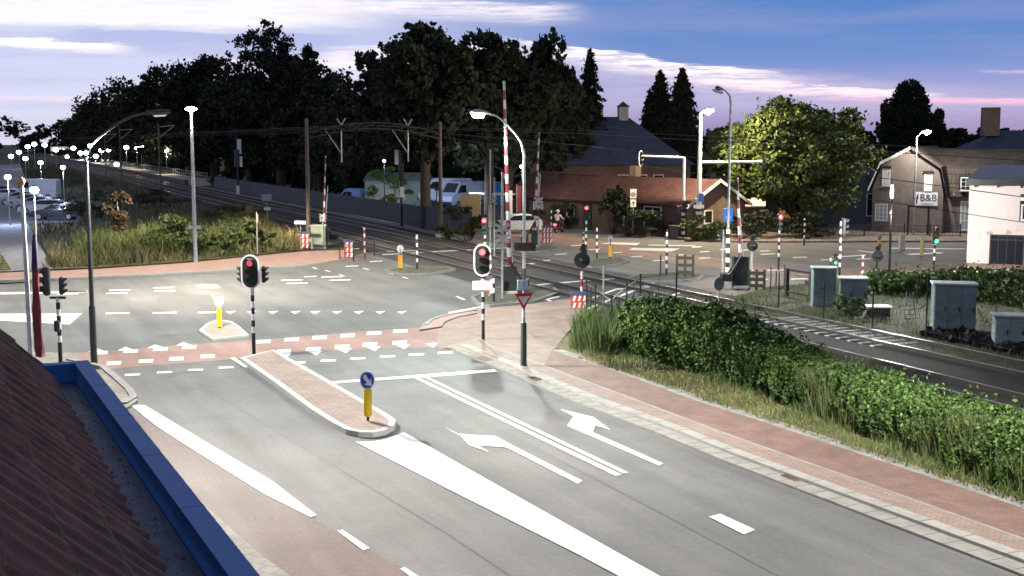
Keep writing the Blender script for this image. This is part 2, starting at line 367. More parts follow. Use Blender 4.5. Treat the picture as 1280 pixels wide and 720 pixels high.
struct('kerb_stone', strip(offs(rk, -.72), offs(rk, -.42), .115), M('kerb_light', (.32, .315, .29), .85, var=.2, scale=3, bump=.2))
rk2 = offs(rk, -.72)
def walk(line, step):
    out = []; acc = 0.
    for a, b in zip(line[:-1], line[1:]):
        d = (b-a).length; t = (b-a).normalized(); x = step-acc
        while x < d: out.append((a+t*x, t)); x += step
        acc = d-(x-step)
    return out
jm = MB()
for c_, t_ in walk(offs(rk, -.57), 1.0): jm.box((c_.x, c_.y, .1165), (.016, .30, .004), math.atan2(t_.y, t_.x))
for c_, t_ in walk(offs(rk, -.21), .5): jm.box((c_.x, c_.y, .0515), (.012, .41, .004), math.atan2(t_.y, t_.x))
for c_, t_ in walk(offs(ou, -.19), .6): jm.box((c_.x, c_.y, .1115), (.014, .37, .004), math.atan2(t_.y, t_.x))
struct('kerb_joints', jm, M('joint_dark', (.10, .095, .085), .9))
struct('footpath', strip([G(598, 424, .1), G(617, 435, .1)]+th[2:], [rk2[1]]+rk2[2:], .1), pinkbrick)
struct('cycle_path', strip(ou, th[2:], .1), redbrick)
struct('path_edge_line', strip(offs(th[1:], -.045), offs(th[1:], .045), .104, .09), kerbm)
struct('path_border', strip(offs(ou, -.38), ou, .11), M('path_border_concrete', (.27, .27, .25), .9, var=.3, scale=3, bump=.3))
# paved apron in front of the crossing
struct('pavement_apron', MB().slab(px([(548, 436), (545, 424), (560, 393), (600, 384), (650, 382), (716, 372), (730, 392), (690, 438), (680, 456.5), (617, 434), (603, 441), (577, 440)], .02), 0, .02), pinkbrick)
struct('apron_grey', MB().sheet(px([(551, 436), (600, 424), (618, 435.5), (680, 457), (650, 470), (577, 440)]), .06), M('apron_tan', (.29, .24, .2), .9, var=.15, scale=2))
struct('apron_patch', MB().sheet(px([(655, 392), (720, 385), (724, 398), (694, 436), (668, 424), (652, 408)]), .026), brick_mat('brown_paving', (.27, .2, .175), (.235, .175, .155), (.17, .15, .13), .21, .105, R(60)))
# red cycle crossing in front of the junction
cross_px = [(96, 441), (160, 437), (240, 430), (300, 427), (360, 422), (440, 415), (520, 410), (552, 406), (556, 418), (552, 434), (470, 435), (350, 444), (290, 449), (200, 456), (140, 461), (96, 462)]
struct('cycle_crossing', MB().sheet(px(cross_px), .004), redlane)
st_ = M('damp_stain', (.14, .09, .08), .7)
# far side of the cross road: red path with kerb
fk = px([(-260, 374), (0, 353.5), (88, 350), (200, 345), (300, 339), (388, 333)])
ft = px([(-260, 352), (0, 341), (125, 336), (240, 328), (320, 320), (380, 314), (440, 312)], .1)
struct('far_kerb', strip(offs(fk, -.35), fk, .12), kerbm)
struct('far_cycle_path', strip(ft, offs(fk, -.35)+[G(440, 324)], .1), M('far_red_path', (.36, .225, .19), .9, var=.16, scale=1.2, bump=.2))
fm = px([(-260, 362), (0, 346), (125, 342), (240, 336), (320, 329), (388, 324)], .1)
struct('far_path_line', strip(offs(fm, -.06), offs(fm, .06), .105, .09), kerbm)
# left pavement, brown lane and brick strip along the camera's house
struct('brown_lane', MB().sheet(px([(163, 512), (185, 528), (275, 580), (390, 648), (470, 692), (600, 760), (560, 900), (420, 760), (330, 697), (240, 620), (185, 560)]), .004), brownlane)
struct('house_pavement', MB().slab(px([(240, 618), (330, 696), (420, 760), (560, 900), (100, 900), (100, 560)], .08), 0, .08), tanbrick)
lk = px([(90, 452), (132, 461), (150, 476), (166, 490), (172, 500), (160, 508), (130, 512)])
struct('corner_pavement', MB().slab(px([(40, 440), (96, 441), (100, 462), (132, 461), (150, 476), (166, 490), (172, 500), (160, 508), (130, 530), (40, 530)], .08), 0, .08), tanbrick)
struct('corner_kerb', strip(lk, offs(lk, .2), .12), kerbm)
# median island
isl = [(300, 452), (307, 457), (342, 482), (387, 516), (415, 534), (432, 543), (448, 546.5), (466, 547), (482, 544), (493, 538), (495, 531), (486, 524), (460, 509), (407, 478), (365, 454), (342, 441.5)]
ip = px(isl, 0)
def inset(poly, d):
    n = len(poly); a = sum(poly[i].x*poly[(i+1) % n].y-poly[(i+1) % n].x*poly[i].y for i in range(n)); sgn = 1 if a > 0 else -1; out = []
    for i in range(n):
        t1 = (poly[i]-poly[i-1]).normalized(); t2 = (poly[(i+1) % n]-poly[i]).normalized(); t = (t1+t2).normalized()
        out.append(poly[i]+Vector((-t.y, t.x, 0))*d*sgn)
    return out
def ring_slab(poly, d, h, name, mat, innername, innermat, hi=None):
    q = inset(poly, d); mb = MB(); n = len(poly)
    mb.add([(p.x, p.y, 0) for p in poly]+[(p.x*.97+r.x*.03, p.y*.97+r.y*.03, h) for p, r in zip(poly, q)]+[(p.x, p.y, h) for p in q]+[(p.x, p.y, 0) for p in q],
           [f for k in range(n) for f in ((k, (k+1) % n, n+(k+1) % n, n+k), (n+k, n+(k+1) % n, 2*n+(k+1) % n, 2*n+k), (2*n+k, 2*n+(k+1) % n, 3*n+(k+1) % n, 3*n+k))])
    struct(name, mb, mat); struct(innername, MB().slab(q, 0, (hi or h)-.006), innermat)
ring_slab(ip, .17, .13, 'island_kerb', M('island_kerb_white', (.48, .475, .45), .8, var=.15, scale=4), 'island_paving', pinkbrick)
# small painted island
tri = px([(249, 415), (258, 407), (272, 401.5), (290, 404), (300, 411), (311, 421), (266, 426)])
ring_slab(tri, .12, .08, 'small_island_kerb', M('island_white_edge', (.7, .7, .67), .7, var=.1), 'small_island_paving', M('small_island', (.34, .30, .25), .85, var=.15, scale=3))
# crossing islands
dirt = M('island_soil', (.085, .085, .06), .95, var=.5, scale=3, bump=.5, bscale=30)
for i, (poly, nm) in enumerate((([(588, 374), (612, 363), (650, 358), (694, 362), (700, 368), (668, 379), (612, 385), (594, 381)], 'barrier_island'),
          ([(720, 332), (745, 326), (775, 324), (787, 328), (776, 332), (740, 336)], 'far_island'),
          ([(780, 350), (800, 345), (850, 342), (880, 346), (874, 351), (830, 354), (795, 354)], 'right_island'),
          ([(480, 340), (500, 336), (560, 336), (570, 339), (540, 344), (500, 345)], 'left_island'),
          ([(640, 314), (660, 310), (690, 309), (702, 312), (690, 315), (655, 317)], 'rear_island'))):
    ring_slab(px(poly), .16, .12, nm+'_kerb', M('dark_kerb', (.2, .2, .19), .9, var=.2), nm, dirt)
cz = px([(524, 414), (530, 405), (545, 399.5), (560, 396), (575, 393), (592, 390), (596, 393), (570, 398), (556, 404), (552, 410)])
struct('corner_paving', MB().slab(cz, 0, .06), M('corner_paving', (.31, .23, .2), .9, var=.15, scale=2))
ck = px([(530, 408), (536, 402), (548, 397.5), (564, 394), (592, 389)]); struct('corner_kerb_line', strip(ck, offs(ck, .16), .09), kerbm)
# rail crossing, ballast, grass strips
SO = lambda u, v: (G(u, v).dot(TN), G(u, v).dot(TD))
print('track frame:', {k: tuple(round(x, 1) for x in SO(*k)) for k in ((405, 305), (640, 368), (668, 300), (925, 362), (386, 300), (551, 298), (440, 318), (740, 385), (900, 372), (600, 293), (1280, 487), (1270, 620))})
bal = M('ballast', (.018, .016, .015), .95, var=.55, scale=14, bump=.8, bscale=25)
SL, SR = SO(440, 316)[1], SO(742, 388)[1]
for nm, s0, s1 in (('ballast_bed', -60, SR-4), ('ballast_bed', SL, 900)):
    struct(nm, MB().slab([trk(23.0, s0), trk(23.0, s1), trk(31.4, s1), trk(31.4, s0)], -.05, .03), bal)
panel = M('crossing_panel', (.062, .058, .06), .8, var=.3, scale=2.5, bump=.2)
mb = MB(); x = SR-4
while x < SL-.05:                                 # rubber-edged concrete crossing panels, butted
    for o0, o1 in ((22.6, 24.4), (24.55, 25.85), (26.0, 28.42), (28.57, 29.87), (30.02, 31.6)):
        mb.slab([trk(o0, x), trk(o0, x+1.45), trk(o1, x+1.45), trk(o1, x)], -.02, .012)
    x += 1.5
struct('crossing_panels', mb, panel)
struct('platform_path', MB().slab([trk(32.0, SL+1), trk(32.0, 330), trk(32.9, 330), trk(32.9, SL+1)], -.02, .03), M('path_gravel', (.24, .23, .21), .9, var=.2, scale=1))
grassy = M('dry_grass_ground', (.115, .105, .045), .95, var=.4, scale=1.4, bump=.6, bscale=30)
vg = px([(1500, 735), (1280, 640), (1067, 567), (950, 527), (870, 501), (800, 475), (760, 461), (695, 437), (722, 408), (780, 408), (860, 420), (950, 450), (1100, 500), (1280, 560), (1500, 620)])
struct('verge', MB().slab(vg, -.02, .09), grassy)
rg = [(905, 376), (960, 360), (1050, 353), (1100, 352), (1240, 360), (1500, 372), (1500, 520), (1280, 470), (1160, 442), (1060, 418), (980, 400), (915, 385)]
struct('trackside_grass', MB().slab(px(rg), -.02, .05), M('trackside_grass_ground', (.048, .056, .022), .95, var=.5, scale=1.5, bump=.5, bscale=20))
field = [(55, 338), (125, 334.5), (240, 327), (320, 319), (380, 313), (398, 305), (300, 275), (150, 231.5), (60, 205), (20, 196), (35, 230), (100, 262), (98, 280), (42, 281), (62, 322)]
struct('field', MB().slab(px(field), -.02, .04), M('field_ground', (.085, .075, .032), .95, var=.5, scale=.8, bump=.5, bscale=12))
lot = px([(-400, 226), (25, 205), (48, 236), (104, 260), (104, 278), (36, 279), (-200, 290), (-400, 300)])
struct('car_park', MB().slab(lot, -.02, .01), M('car_park_paving', (.21, .22, .24), .8, var=.15, scale=.6))
struct('side_path', MB().slab(px([(-120, 283), (34, 280), (66, 337), (-120, 346)]), -.02, .05), brick_mat('side_path_paving', (.25, .25, .25), (.215, .215, .22), (.15, .15, .15), .6, .4, R(20), dirt=.25, msize=.02))
struct('path_grass_corner', MB().slab(px([(-60, 312), (-8, 311), (4, 322), (14, 338), (-60, 343)]), -.02, .09), grassy)
# far right: pavements, red lanes
struct('far_pavement', MB().slab(px([(640, 287), (700, 283.5), (760, 287), (800, 292), (850, 300), (900, 303), (960, 303.5), (1100, 303), (1500, 303), (1500, 284), (900, 288), (800, 281), (700, 275), (600, 279)]), -.02, .12),
       brick_mat('far_paving', (.26, .21, .18), (.22, .18, .155), (.15, .13, .12), .21, .105, R(10)))
struct('red_cycle_lane', MB().sheet(px([(640, 291), (690, 290), (740, 299), (790, 308), (860, 318), (940, 328), (1010, 338), (980, 343), (900, 336), (820, 326), (750, 315), (690, 304), (640, 300)]), .004), redlane)
struct('right_pavement', MB().slab(px([(985, 344), (1050, 338), (1120, 335), (1205, 333.5), (1500, 332), (1500, 372), (1240, 360), (1100, 353), (1040, 354)]), -.02, .1), redbrick)
struct('right_cycle_path', MB().slab(px([(800, 362), (880, 349), (950, 345), (985, 347), (1000, 356), (950, 362), (905, 374), (860, 378)]), -.02, .008), M('right_path', (.20, .165, .15), .9, var=.2, scale=1.5))
struct('yard', MB().sheet([trk(33.2, SL-4), trk(33.2, 190), trk(62, 190), trk(62, SL-4)], -.04), M('yard_paving', (.10, .10, .095), .9, var=.3, scale=.6))
struct('parking_bay', MB().sheet(px([(1035, 287), (1240, 287), (1240, 268), (1035, 268)]), -.03), M('forecourt', (.14, .14, .145), .9, var=.2))
# ------------------------------------------------ painted markings (flat sheets on the road)
mk = MB()
def poly(*p, z=.0165): mk.sheet(px(p), z)
poly((444, 553), (463, 553), (482, 550), (505, 541), (575, 581), (760, 685), (850, 735), (1000, 830), (960, 830), (800, 735), (719, 692), (580, 622))
poly((163, 507), (181, 507), (262, 556), (340, 602), (396, 645), (388, 647), (330, 618), (250, 568), (195, 533))
for a, b in (((422, 665), (458, 688)), ((500, 712), (540, 737)), ((578, 762), (620, 790))): poly(a, (a[0]+6, a[1]-2), (b[0]+4, b[1]-2), (b[0]-4, b[1]+1))
poly((407, 478), (618, 462), (622, 465.5), (410, 480.5))
for (a, b) in (((519, 472.5), (773, 594)), ((532, 472), (783, 591.5))):
    poly((a[0]-2, a[1]), (a[0]+4, a[1]), (b[0]+4, b[1]), (b[0]-4, b[1]+1.5)) if a[0] == 519 else poly((a[0]-2, a[1]), (a[0]+3, a[1]), (b[0]+3, b[1]), (b[0]-4, b[1]+1))
poly((556, 535), (573, 543), (620, 546), (640, 557), (728, 602), (722, 605.5), (633, 560), (597, 557)); poly((573, 543), (597, 557), (612, 566), (586, 557))
poly((700, 512), (742, 522), (763, 538), (744, 532.5), (741, 541), (829, 580), (824, 583), (737, 545), (709, 533), (717, 521))
poly((886, 647), (900, 643), (944, 663), (930, 669))
poly((300, 456), (292, 449), (340, 445), (408, 477), (404, 479), (338, 447), (298, 450), (305, 457)) if False else None
poly((287, 448), (293, 447), (311, 459), (306, 460))
poly((336, 441), (341, 440), (412, 480), (408, 481)) if False else None
def dashrow(pts, w, h, sk=0.):
    for u, v in pts: poly((u-w/2, v+h/2+.5), (u-w/2+sk, v-h/2), (u+w/2+sk, v-h/2-.6), (u+w/2, v+h/2-.2))
dashrow([(125, 441.5), (163, 439.5), (200, 437), (236, 434.5), (329, 427.5), (364, 425), (399, 422.5), (434, 420), (467, 417), (500, 414.5)], 18, 3.8, 1)
dashrow([(142, 454.5), (182, 452), (220, 449), (259, 446), (354, 439.5), (391, 437), (427, 434), (462, 431), (499, 429)], 18, 4.2, 1)
dashrow([(165, 469), (205, 466), (244, 463), (282, 460), (372, 454.3), (410, 451.3), (447, 448.6), (484, 446), (520, 443.7), (556, 441.5)], 19, 2.0, 1)
poly((315, 456), (380, 452), (382, 453.5), (317, 457.5))
for u, v in ((120, 438.5), (157, 437), (194, 434), (229, 431)): poly((u-10, v+1.8), (u, v-3), (u+11, v+1))
for u, v in ((356, 443), (394, 440), (431, 437), (467, 434.5), (504, 432), (540, 430)): poly((u-9, v), (u+9, v-1.3), (u+1.5, v+5))
for u in (289, 315, 342, 370, 395, 422, 449, 476, 503): poly((u-7, 390), (u+6, 389), (u-1, 393))
for u, v in ((150, 363), (205, 360), (259, 357), (146, 367), (206, 364), (262, 360), (365, 350.5), (371, 354.5), (415, 346.5), (425, 350.5), (85, 368), (95, 365)): dashrow([(u, v)], 27, .9)
dashrow([(147, 392), (206, 391.5), (262, 391)], 30, 1.2)
poly((-60, 393), (103, 392), (87, 406), (-60, 398)); poly((-20, 366), (110, 364), (110, 366), (-20, 369))
poly((560, 390.5), (600, 383.5), (602, 385), (562, 393)); poly((569, 371), (572, 370.5), (583, 375), (579, 375.5))
for u, v, w in ((393, 335.5, 7), (409, 339, 8), (427, 344.5, 9), (457, 336.5, 9), (488, 342, 9), (506, 347.5, 9)): poly((u-w/2, v-1), (u-w/2+3, v-1.2), (u+w/2+1, v+1), (u+w/2-2, v+1.2))
dashrow([(440, 333), (470, 327), (388, 346)], 16, .7)
poly((690, 354), (790, 346.4), (790, 347.4), (690, 355.2)); poly((662, 357), (690, 354), (690, 355.2), (662, 358.2))
poly((816, 353), (819, 354.5), (728, 390), (724, 389)); poly((852, 364), (855, 365), (790, 392), (786, 391)); poly((740, 372), (770, 361), (812, 358), (812, 359.5), (771, 362.5), (742, 373.5))
poly((680, 374.5), (698, 370.5), (700, 371.5), (684, 375)); poly((680, 374.5), (684, 374.2), (718, 386), (714, 387)); poly((714, 378), (734, 383), (716, 387))
for a, b in (((470, 313), (612, 305)), ((478, 319), (640, 310)), ((440, 312), (560, 303))): poly(a, (a[0], a[1]-.9), (b[0], b[1]-.8), b)
poly((764, 303), (800, 304), (796, 306.8), (750, 305)); poly((790, 310), (850, 311), (840, 314.5), (786, 313)); poly((810, 306), (870, 307), (868, 308), (812, 307))
dashrow([(720, 307), (742, 312), (770, 316), (795, 321), (822, 326), (850, 319), (880, 323), (700, 318), (680, 326), (660, 330)], 14, .9, 2)
dashrow([(905, 312), (930, 313), (955, 314), (870, 309), (880, 315)], 12, 1.0, 2)
dashrow([(960, 318), (1000, 322), (1035, 325), (1080, 324)], 18, .9); poly((1040, 321), (1082, 318.5), (1082, 320), (1042, 322.5))
poly((1110, 310), (1206, 311), (1206, 312), (1110, 311)); poly((1130, 318), (1175, 315.5), (1180, 316.8), (1140, 319)); poly((1072, 313), (1105, 317), (1105, 318.2), (1072, 314))
poly((900, 352), (960, 349), (960, 350), (900, 353)); dashrow([(930, 356), (970, 338), (1000, 349)], 22, 1)
struct('road_markings', mk, paint)
sm = MB(); rs_ = np.random.default_rng(3)
def crack(pts, w=.018, jit=.05):
    pts = [G(*q) for q in pts]; line = []
    for a, b in zip(pts[:-1], pts[1:]):
        n = max(2, int((b-a).length/.35)); line += [a.lerp(b, k/n)+Vector((*rs_.normal(0, jit, 2), 0)) for k in range(n)]
    for a, b in zip(line[:-1], line[1:]):
        t = (b-a); t.z = 0; 
        if t.length < 1e-4: continue
        t.normalize(); q = Vector((-t.y, t.x, 0))*w/2; sm.sheet([a-q, b-q, b+q, a+q], .006)
crack([(470, 455), (620, 535), (800, 628), (1000, 735)], .014, .004); crack([(230, 470), (380, 560), (560, 668), (660, 735)], .014, .004)
crack([(160, 400), (230, 385), (330, 372), (450, 362)], .02, .006)
struct('road_seams', sm, M('tar_seam', (.085, .085, .085), .7))
ptc = MB(); ptc.sheet(px([(384, 452), (424, 449), (432, 466), (388, 470)]), .0055); ptc.sheet(px([(196, 372), (262, 368), (268, 378), (198, 382)]), .0055)
struct('road_patches', ptc, M('asphalt_patch', (.132, .132, .130), .85, var=.2, scale=30, bump=.3, bscale=100))
dk = MB(); c = G(403, 458, .008)
dk.add([(c.x+math.cos(a)*.34, c.y+math.sin(a)*.34, .007) for a in [2*PI*k/24 for k in range(24)]], [tuple(range(24))])
tag(dk.build('manhole_cover', M('cast_iron', (.07, .07, .07), .6, var=.5, scale=30, bump=.6)), 'round iron manhole cover set in the asphalt beside the median island', 'manhole cover')
for i, (u, v, lb) in enumerate(((664, 476, 'rusty kerb drain grating behind the stop line'), (985, 601, 'rusty kerb drain grating far down the near road, past the arrows'))):
    a = G(u, v, .0); t = (rk[6]-rk[2]).normalized(); rz = math.atan2(t.y, t.x)
    r = thing('storm_drain', lb, 'drain', (a.x, a.y, .005), rz, 'drains in the kerb')
    MB().box((0, .21, .04), (.5, .44, .05)).build('frame', M('rust_frame', (.16, .11, .08), .8, var=.3), r)
    g = MB(); [g.box((x, .21, .068), (.04, .38, .012)) for x in (-.18, -.09, 0, .09, .18)]; g.build('grating', M('rust', (.09, .055, .04), .8, var=.3), r)
# ================================================================ the camera's own house: tiled roof and blue box gutter
GZ = 4.1
O = G(110, 450, GZ); gd = vpdir(-107); e1 = -gd; e2 = Vector((-gd.y, gd.x, 0))
def HP(s, w, z): return (O.x+e1.x*s+e2.x*w, O.y+e1.y*s+e2.y*w, z)
house = thing('tiled_house', 'near house with dark tiled roof and blue box gutter, lower left corner', 'house', (0, 0, 0))
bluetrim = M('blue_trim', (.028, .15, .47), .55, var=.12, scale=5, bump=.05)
def hb(mb, s0, s1, w0, w1, z0, z1):
    vs = [HP(s, w, z) for s in (s0, s1) for w in (w0, w1) for z in (z0, z1)]
    return mb.add(vs, [(0, 1, 3, 2), (4, 6, 7, 5), (0, 4, 5, 1), (2, 3, 7, 6), (0, 2, 6, 4), (1, 5, 7, 3)])
LEN = 22.
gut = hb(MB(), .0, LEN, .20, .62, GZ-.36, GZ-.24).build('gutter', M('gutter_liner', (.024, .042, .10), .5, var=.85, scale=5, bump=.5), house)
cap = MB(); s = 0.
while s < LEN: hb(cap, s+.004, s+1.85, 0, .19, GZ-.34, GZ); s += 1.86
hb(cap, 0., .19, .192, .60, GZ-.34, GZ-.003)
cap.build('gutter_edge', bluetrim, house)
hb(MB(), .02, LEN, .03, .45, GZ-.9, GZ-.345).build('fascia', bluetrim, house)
wallbrick = brick_mat('house_wall', (.24, .12, .085), (.19, .095, .07), (.2, .18, .16), swap=True)
hb(MB(), .35, LEN, .35, 9.5, -.05, GZ-.905).build('wall', wallbrick, house)
# roof: real pantile relief
def tiles():
    ns, nw = 620, 150; ss = np.linspace(.02, 17.5, ns); ww = np.linspace(0, 5.6, nw); Sg, Wg = np.meshgrid(ss, ww, indexing='ij')
    pit = .37; ph = (Sg/pit) % 1.; wave = .042*np.sin(2*PI*ph)+.016*np.sin(4*PI*ph)
    cr = .40; cph = (Wg/cr) % 1.; step = .035*(1-cph)
    jit = rng.normal(0, .012, (200, 30)); jz = jit[(Sg/pit).astype(int), (Wg/cr).astype(int)]
    z = GZ-.12+Wg*1.0; n = .7071; up = wave+step+jz
    w = .55+Wg-up*n; z = z+up*n
    X = O.x+e1.x*Sg+e2.x*w; Y = O.y+e1.y*Sg+e2.y*w
    v = np.stack([X, Y, z], -1).reshape(-1, 3); i = np.arange((ns-1)*(nw-1)); a = (i//(nw-1))*nw+i % (nw-1)
    return v, np.stack([a, a+nw, a+nw+1, a+1], 1)
tv, tf = tiles()
tile_m = M('roof_tiles', (.115, .058, .050), .8, var=.6, scale=2.6, bump=.3, bscale=30)
roof = arrmesh('roof', tv, tf, tile_m, house); roof.data.polygons.foreach_set('use_smooth', [True]*len(tf))
vb = MB()
vs = [HP(s_, w, z) for s_ in (-.06, .10) for w, z in ((.5, GZ-.26), (6.2, GZ+5.44), (6.2, GZ+5.52+.05), (.5, GZ-.18+.09))]
vb.add(vs, [(0, 1, 2, 3), (7, 6, 5, 4), (0, 4, 5, 1), (1, 5, 6, 2), (2, 6, 7, 3), (3, 7, 4, 0)])
vb.build('verge_board', M('verge', (.05, .03, .03), .7), house)
vb = MB(); vb.add([HP(.36, .5, GZ-.91), HP(.36, 9.5, GZ-.91), HP(.36, 6.2, GZ+5.4), HP(.36, .6, GZ-.1)], [(0, 1, 2, 3)]); vb.build('gable', wallbrick, house)
# dead leaves lying in the gutter
lc = np.array([HP(rng.uniform(.3, 14), rng.uniform(.24, .6), GZ-.225+rng.uniform(0, .03)) for _ in range(420)])
lv, lq = leaves(lc, .013, .6); o = arrmesh('leaf_litter', lv, lq, M('dead_leaves', (.03, .022, .014), .9, island=.5)); o['kind'] = 'stuff'
# ================================================================ buildings
def gable_house(name, label, p0, p1, depth, eave, ridge, wallm, roofm, over=.35, group=None):
    """front eave runs p0->p1, body extends 'depth' to the left of that direction; returns (thing, local x axis length)"""
    d = (p1-p0); d.z = 0; Ln = d.length; rz = math.atan2(d.y, d.x)
    t = thing(name, label, 'house', (p0.x, p0.y, 0), rz, group)
    MB().add([(0, 0, -.05), (Ln, 0, -.05), (Ln, depth, -.05), (0, depth, -.05), (0, 0, eave), (Ln, 0, eave), (Ln, depth, eave), (0, depth, eave), (0, depth/2, ridge-.06), (Ln, depth/2, ridge-.06)],
             [(0, 1, 5, 4), (2, 3, 7, 6), (1, 2, 6, 9, 5), (3, 0, 4, 8, 7), (4, 5, 9, 8), (6, 7, 8, 9)]).build('wall', wallm, t)
    sl = (ridge-eave)/(depth/2); th_ = .14; mb = MB()
    for sgn, y0 in ((1, -over), (-1, depth+over)):
        ze = eave-over*sl; ym = depth/2; a, b = -over, Ln+over
        vs = [(a, y0, ze), (b, y0, ze), (b, ym, ridge), (a, ym, ridge)]; mb.add(vs+[(x, y, z+th_) for x, y, z in vs], [(4, 5, 6, 7), (3, 2, 1, 0), (0, 1, 5, 4), (1, 2, 6, 5), (3, 0, 4, 7), (2, 3, 7, 6)])
    rf = mb.build('roof', roofm, t)
    return t, rf, Ln, rz
def window(t, x, y, z, w, h, rz=0., frame=None, pane=None, bars=(1, 1), name='window'):
    """a window set into the wall plane: rz=0 faces -Y of the house"""
    m = Matrix.Rotation(rz, 3, 'Z'); fr = MB(); c = Vector((x, y, z))
    def bx(px_, pz, sx, sz, dy=.05, off=0.): fr.box(c+m @ Vector((px_, off-.012, pz)), (sx, dy+.05, sz), rz)
    e = .07
    bx(0, h/2-e/2, w, e); bx(0, -h/2+e/2, w, e); bx(-w/2+e/2, 0, e, h-2*e-.004); bx(w/2-e/2, 0, e, h-2*e-.004)
    for i in range(1, bars[0]): bx(-w/2+w*i/bars[0], 0, .04, h-2*e-.006, .03)
    for i in range(1, bars[1]): bx(0, -h/2+h*i/bars[1], w-2*e-.006, .035, .02)
    f = fr.build(name, frame or white, t)
    MB().box(c+m @ Vector((0, .0, 0)), (w-2*e+.01, .03, h-2*e+.01), rz).build('pane', pane or glassdark, f)
    MB().box(c+m @ Vector((0, -.05, -h/2-.035)), (w+.12, .16, .06), rz).build('sill', concrete, f)
    return f
redtile = brick_mat('red_tiles', (.125, .055, .046), (.088, .042, .037), (.045, .02, .018), .26, .34, 0, dirt=.45, msize=.02, swap=None)
darkbrick = brick_mat('dark_brick', (.13, .075, .055), (.10, .06, .045), (.12, .11, .1), swap=True)
midbrick = brick_mat('brown_brick', (.25, .155, .105), (.20, .12, .085), (.2, .18, .15), swap=True)
# long low red-roofed cottage row behind the junction
a, b = G(858, 298), G(690, 283.5); dd = (a-b).normalized(); a2 = b-dd*6.5
cot, rf, Ln, rz = gable_house('cottage_row', 'long low brick cottage row with red tiled roof behind the junction', a2, a, 6.2, 2.45, 4.15, darkbrick, redtile)
ch = MB().box((Ln-9.3, 3.4, 4.55), (.7, .6, 1.2)).build('chimney', midbrick, rf)
MB().box((Ln-17.5, 1.9, 3.9), (.25, .25, .9)).build('vent_pipe', black, rf)
MB().box((Ln-18, 3.1, 4.42), (9, .16, .12)).build('ridge_cap', M('ridge_tiles', (.10, .05, .05), .8), rf)
wb = MB(); sl = 1.7/3.1
for sg in (0, 1):                                                    # white barge boards on the right gable
    y0, y1 = (-.4, 3.1) if sg == 0 else (6.6, 3.1); z0, z1 = 2.45-.4*sl, 4.15
    wb.add([(Ln+.353, y0, z0-.08), (Ln+.353, y1, z1-.08), (Ln+.353, y1, z1+.16), (Ln+.353, y0, z0+.16), (Ln+.41, y0, z0-.08), (Ln+.41, y1, z1-.08), (Ln+.41, y1, z1+.16), (Ln+.41, y0, z0+.16)], [(0, 1, 2, 3), (7, 6, 5, 4), (0, 4, 5, 1), (3, 2, 6, 7), (0, 3, 7, 4), (1, 5, 6, 2)])
wb.build('barge_board', white, cot)
gw = MB(); gw.box((Ln+.012, 3.1, 1.2), (.03, 6.19, 2.4)); gw.add([(Ln+.027, .02, 2.4), (Ln+.027, 6.18, 2.4), (Ln+.027, 3.1, 4.05)], [(0, 1, 2)]); gw.build('gable_wall', midbrick, cot)
window(cot, Ln-3.6, -.0, 1.35, 1.9, 1.7, bars=(2, 1)); window(cot, Ln-13.3, 0, 1.45, 1.0, 1.1); window(cot, Ln-17.6, 0, 1.45, 1.3, 1.1, bars=(2, 1))
window(cot, Ln+.03, 2.2, 1.5, .9, 1.0, PI/2)
for x in (Ln-11.2, Ln-19.5): d_ = MB().box((x, -.02, 1.05), (1., .08, 2.1)).build('door', M('door_green', (.02, .035, .03), .5), cot); MB().box((x+.38, -.08, 1.05), (.04, .06, .14)).build('handle', greym, d_)
MB().box((Ln-23.2, -.7, 2.55), (5.0, 1.6, .12)).build('porch_roof', white, cot)
pp = [(Ln-25.5), (Ln-20.9)]
for x in pp: MB().box((x, -1.4, 1.24), (.12, .12, 2.48)).build('porch_post', white, cot)
# big slate-roofed house behind
def hip_house(name, label, c, sx, sy, eave, ridge, rlen, rz, wallm, roofm, chims=()):
    t = thing(name, label, 'house', c, rz); x, y = sx/2, sy/2
    MB().box((0, 0, eave/2-.05), (sx, sy, eave)).build('wall', wallm, t); o = .4
    rf = MB().add([(-x-o, -y-o, eave-.1), (x+o, -y-o, eave-.1), (x+o, y+o, eave-.1), (-x-o, y+o, eave-.1), (-rlen/2, 0, ridge), (rlen/2, 0, ridge)], [(0, 1, 5, 4), (1, 2, 5), (2, 3, 4, 5), (3, 0, 4), (3, 2, 1, 0)]).build('roof', roofm, t)
    for cx in chims:
        k = MB().box((cx, 0, ridge+.2), (.9, .9, 1.5)).build('chimney', concrete, rf); MB().add([(cx-.6, -.6, ridge+.95), (cx+.6, -.6, ridge+.95), (cx+.6, .6, ridge+.95), (cx-.6, .6, ridge+.95), (cx, 0, ridge+1.5)], [(0, 1, 4), (1, 2, 4), (2, 3, 4), (3, 0, 4), (3, 2, 1, 0)]).build('chimney_cap', black, k)
    return t
slate = brick_mat('slate', (.052, .068, .125), (.042, .054, .10), (.03, .035, .05), .3, .2, dirt=.3, msize=.012)
c = PY(762, 250, 120); hh = hip_house('slate_roof_house', 'tall house with steep dark slate roof and two chimneys behind the cottage row', (c.x+.2, 122, 0), 13, 11, 5.0, ZT(146, 122), 3.4, R(8), darkbrick, slate, (-1.3, 1.2))
for x, z in ((1.8, 3.4), (3.4, 3.4), (0, 3.4)): window(hh, x, -5.51, z, 1.0, 1.2)
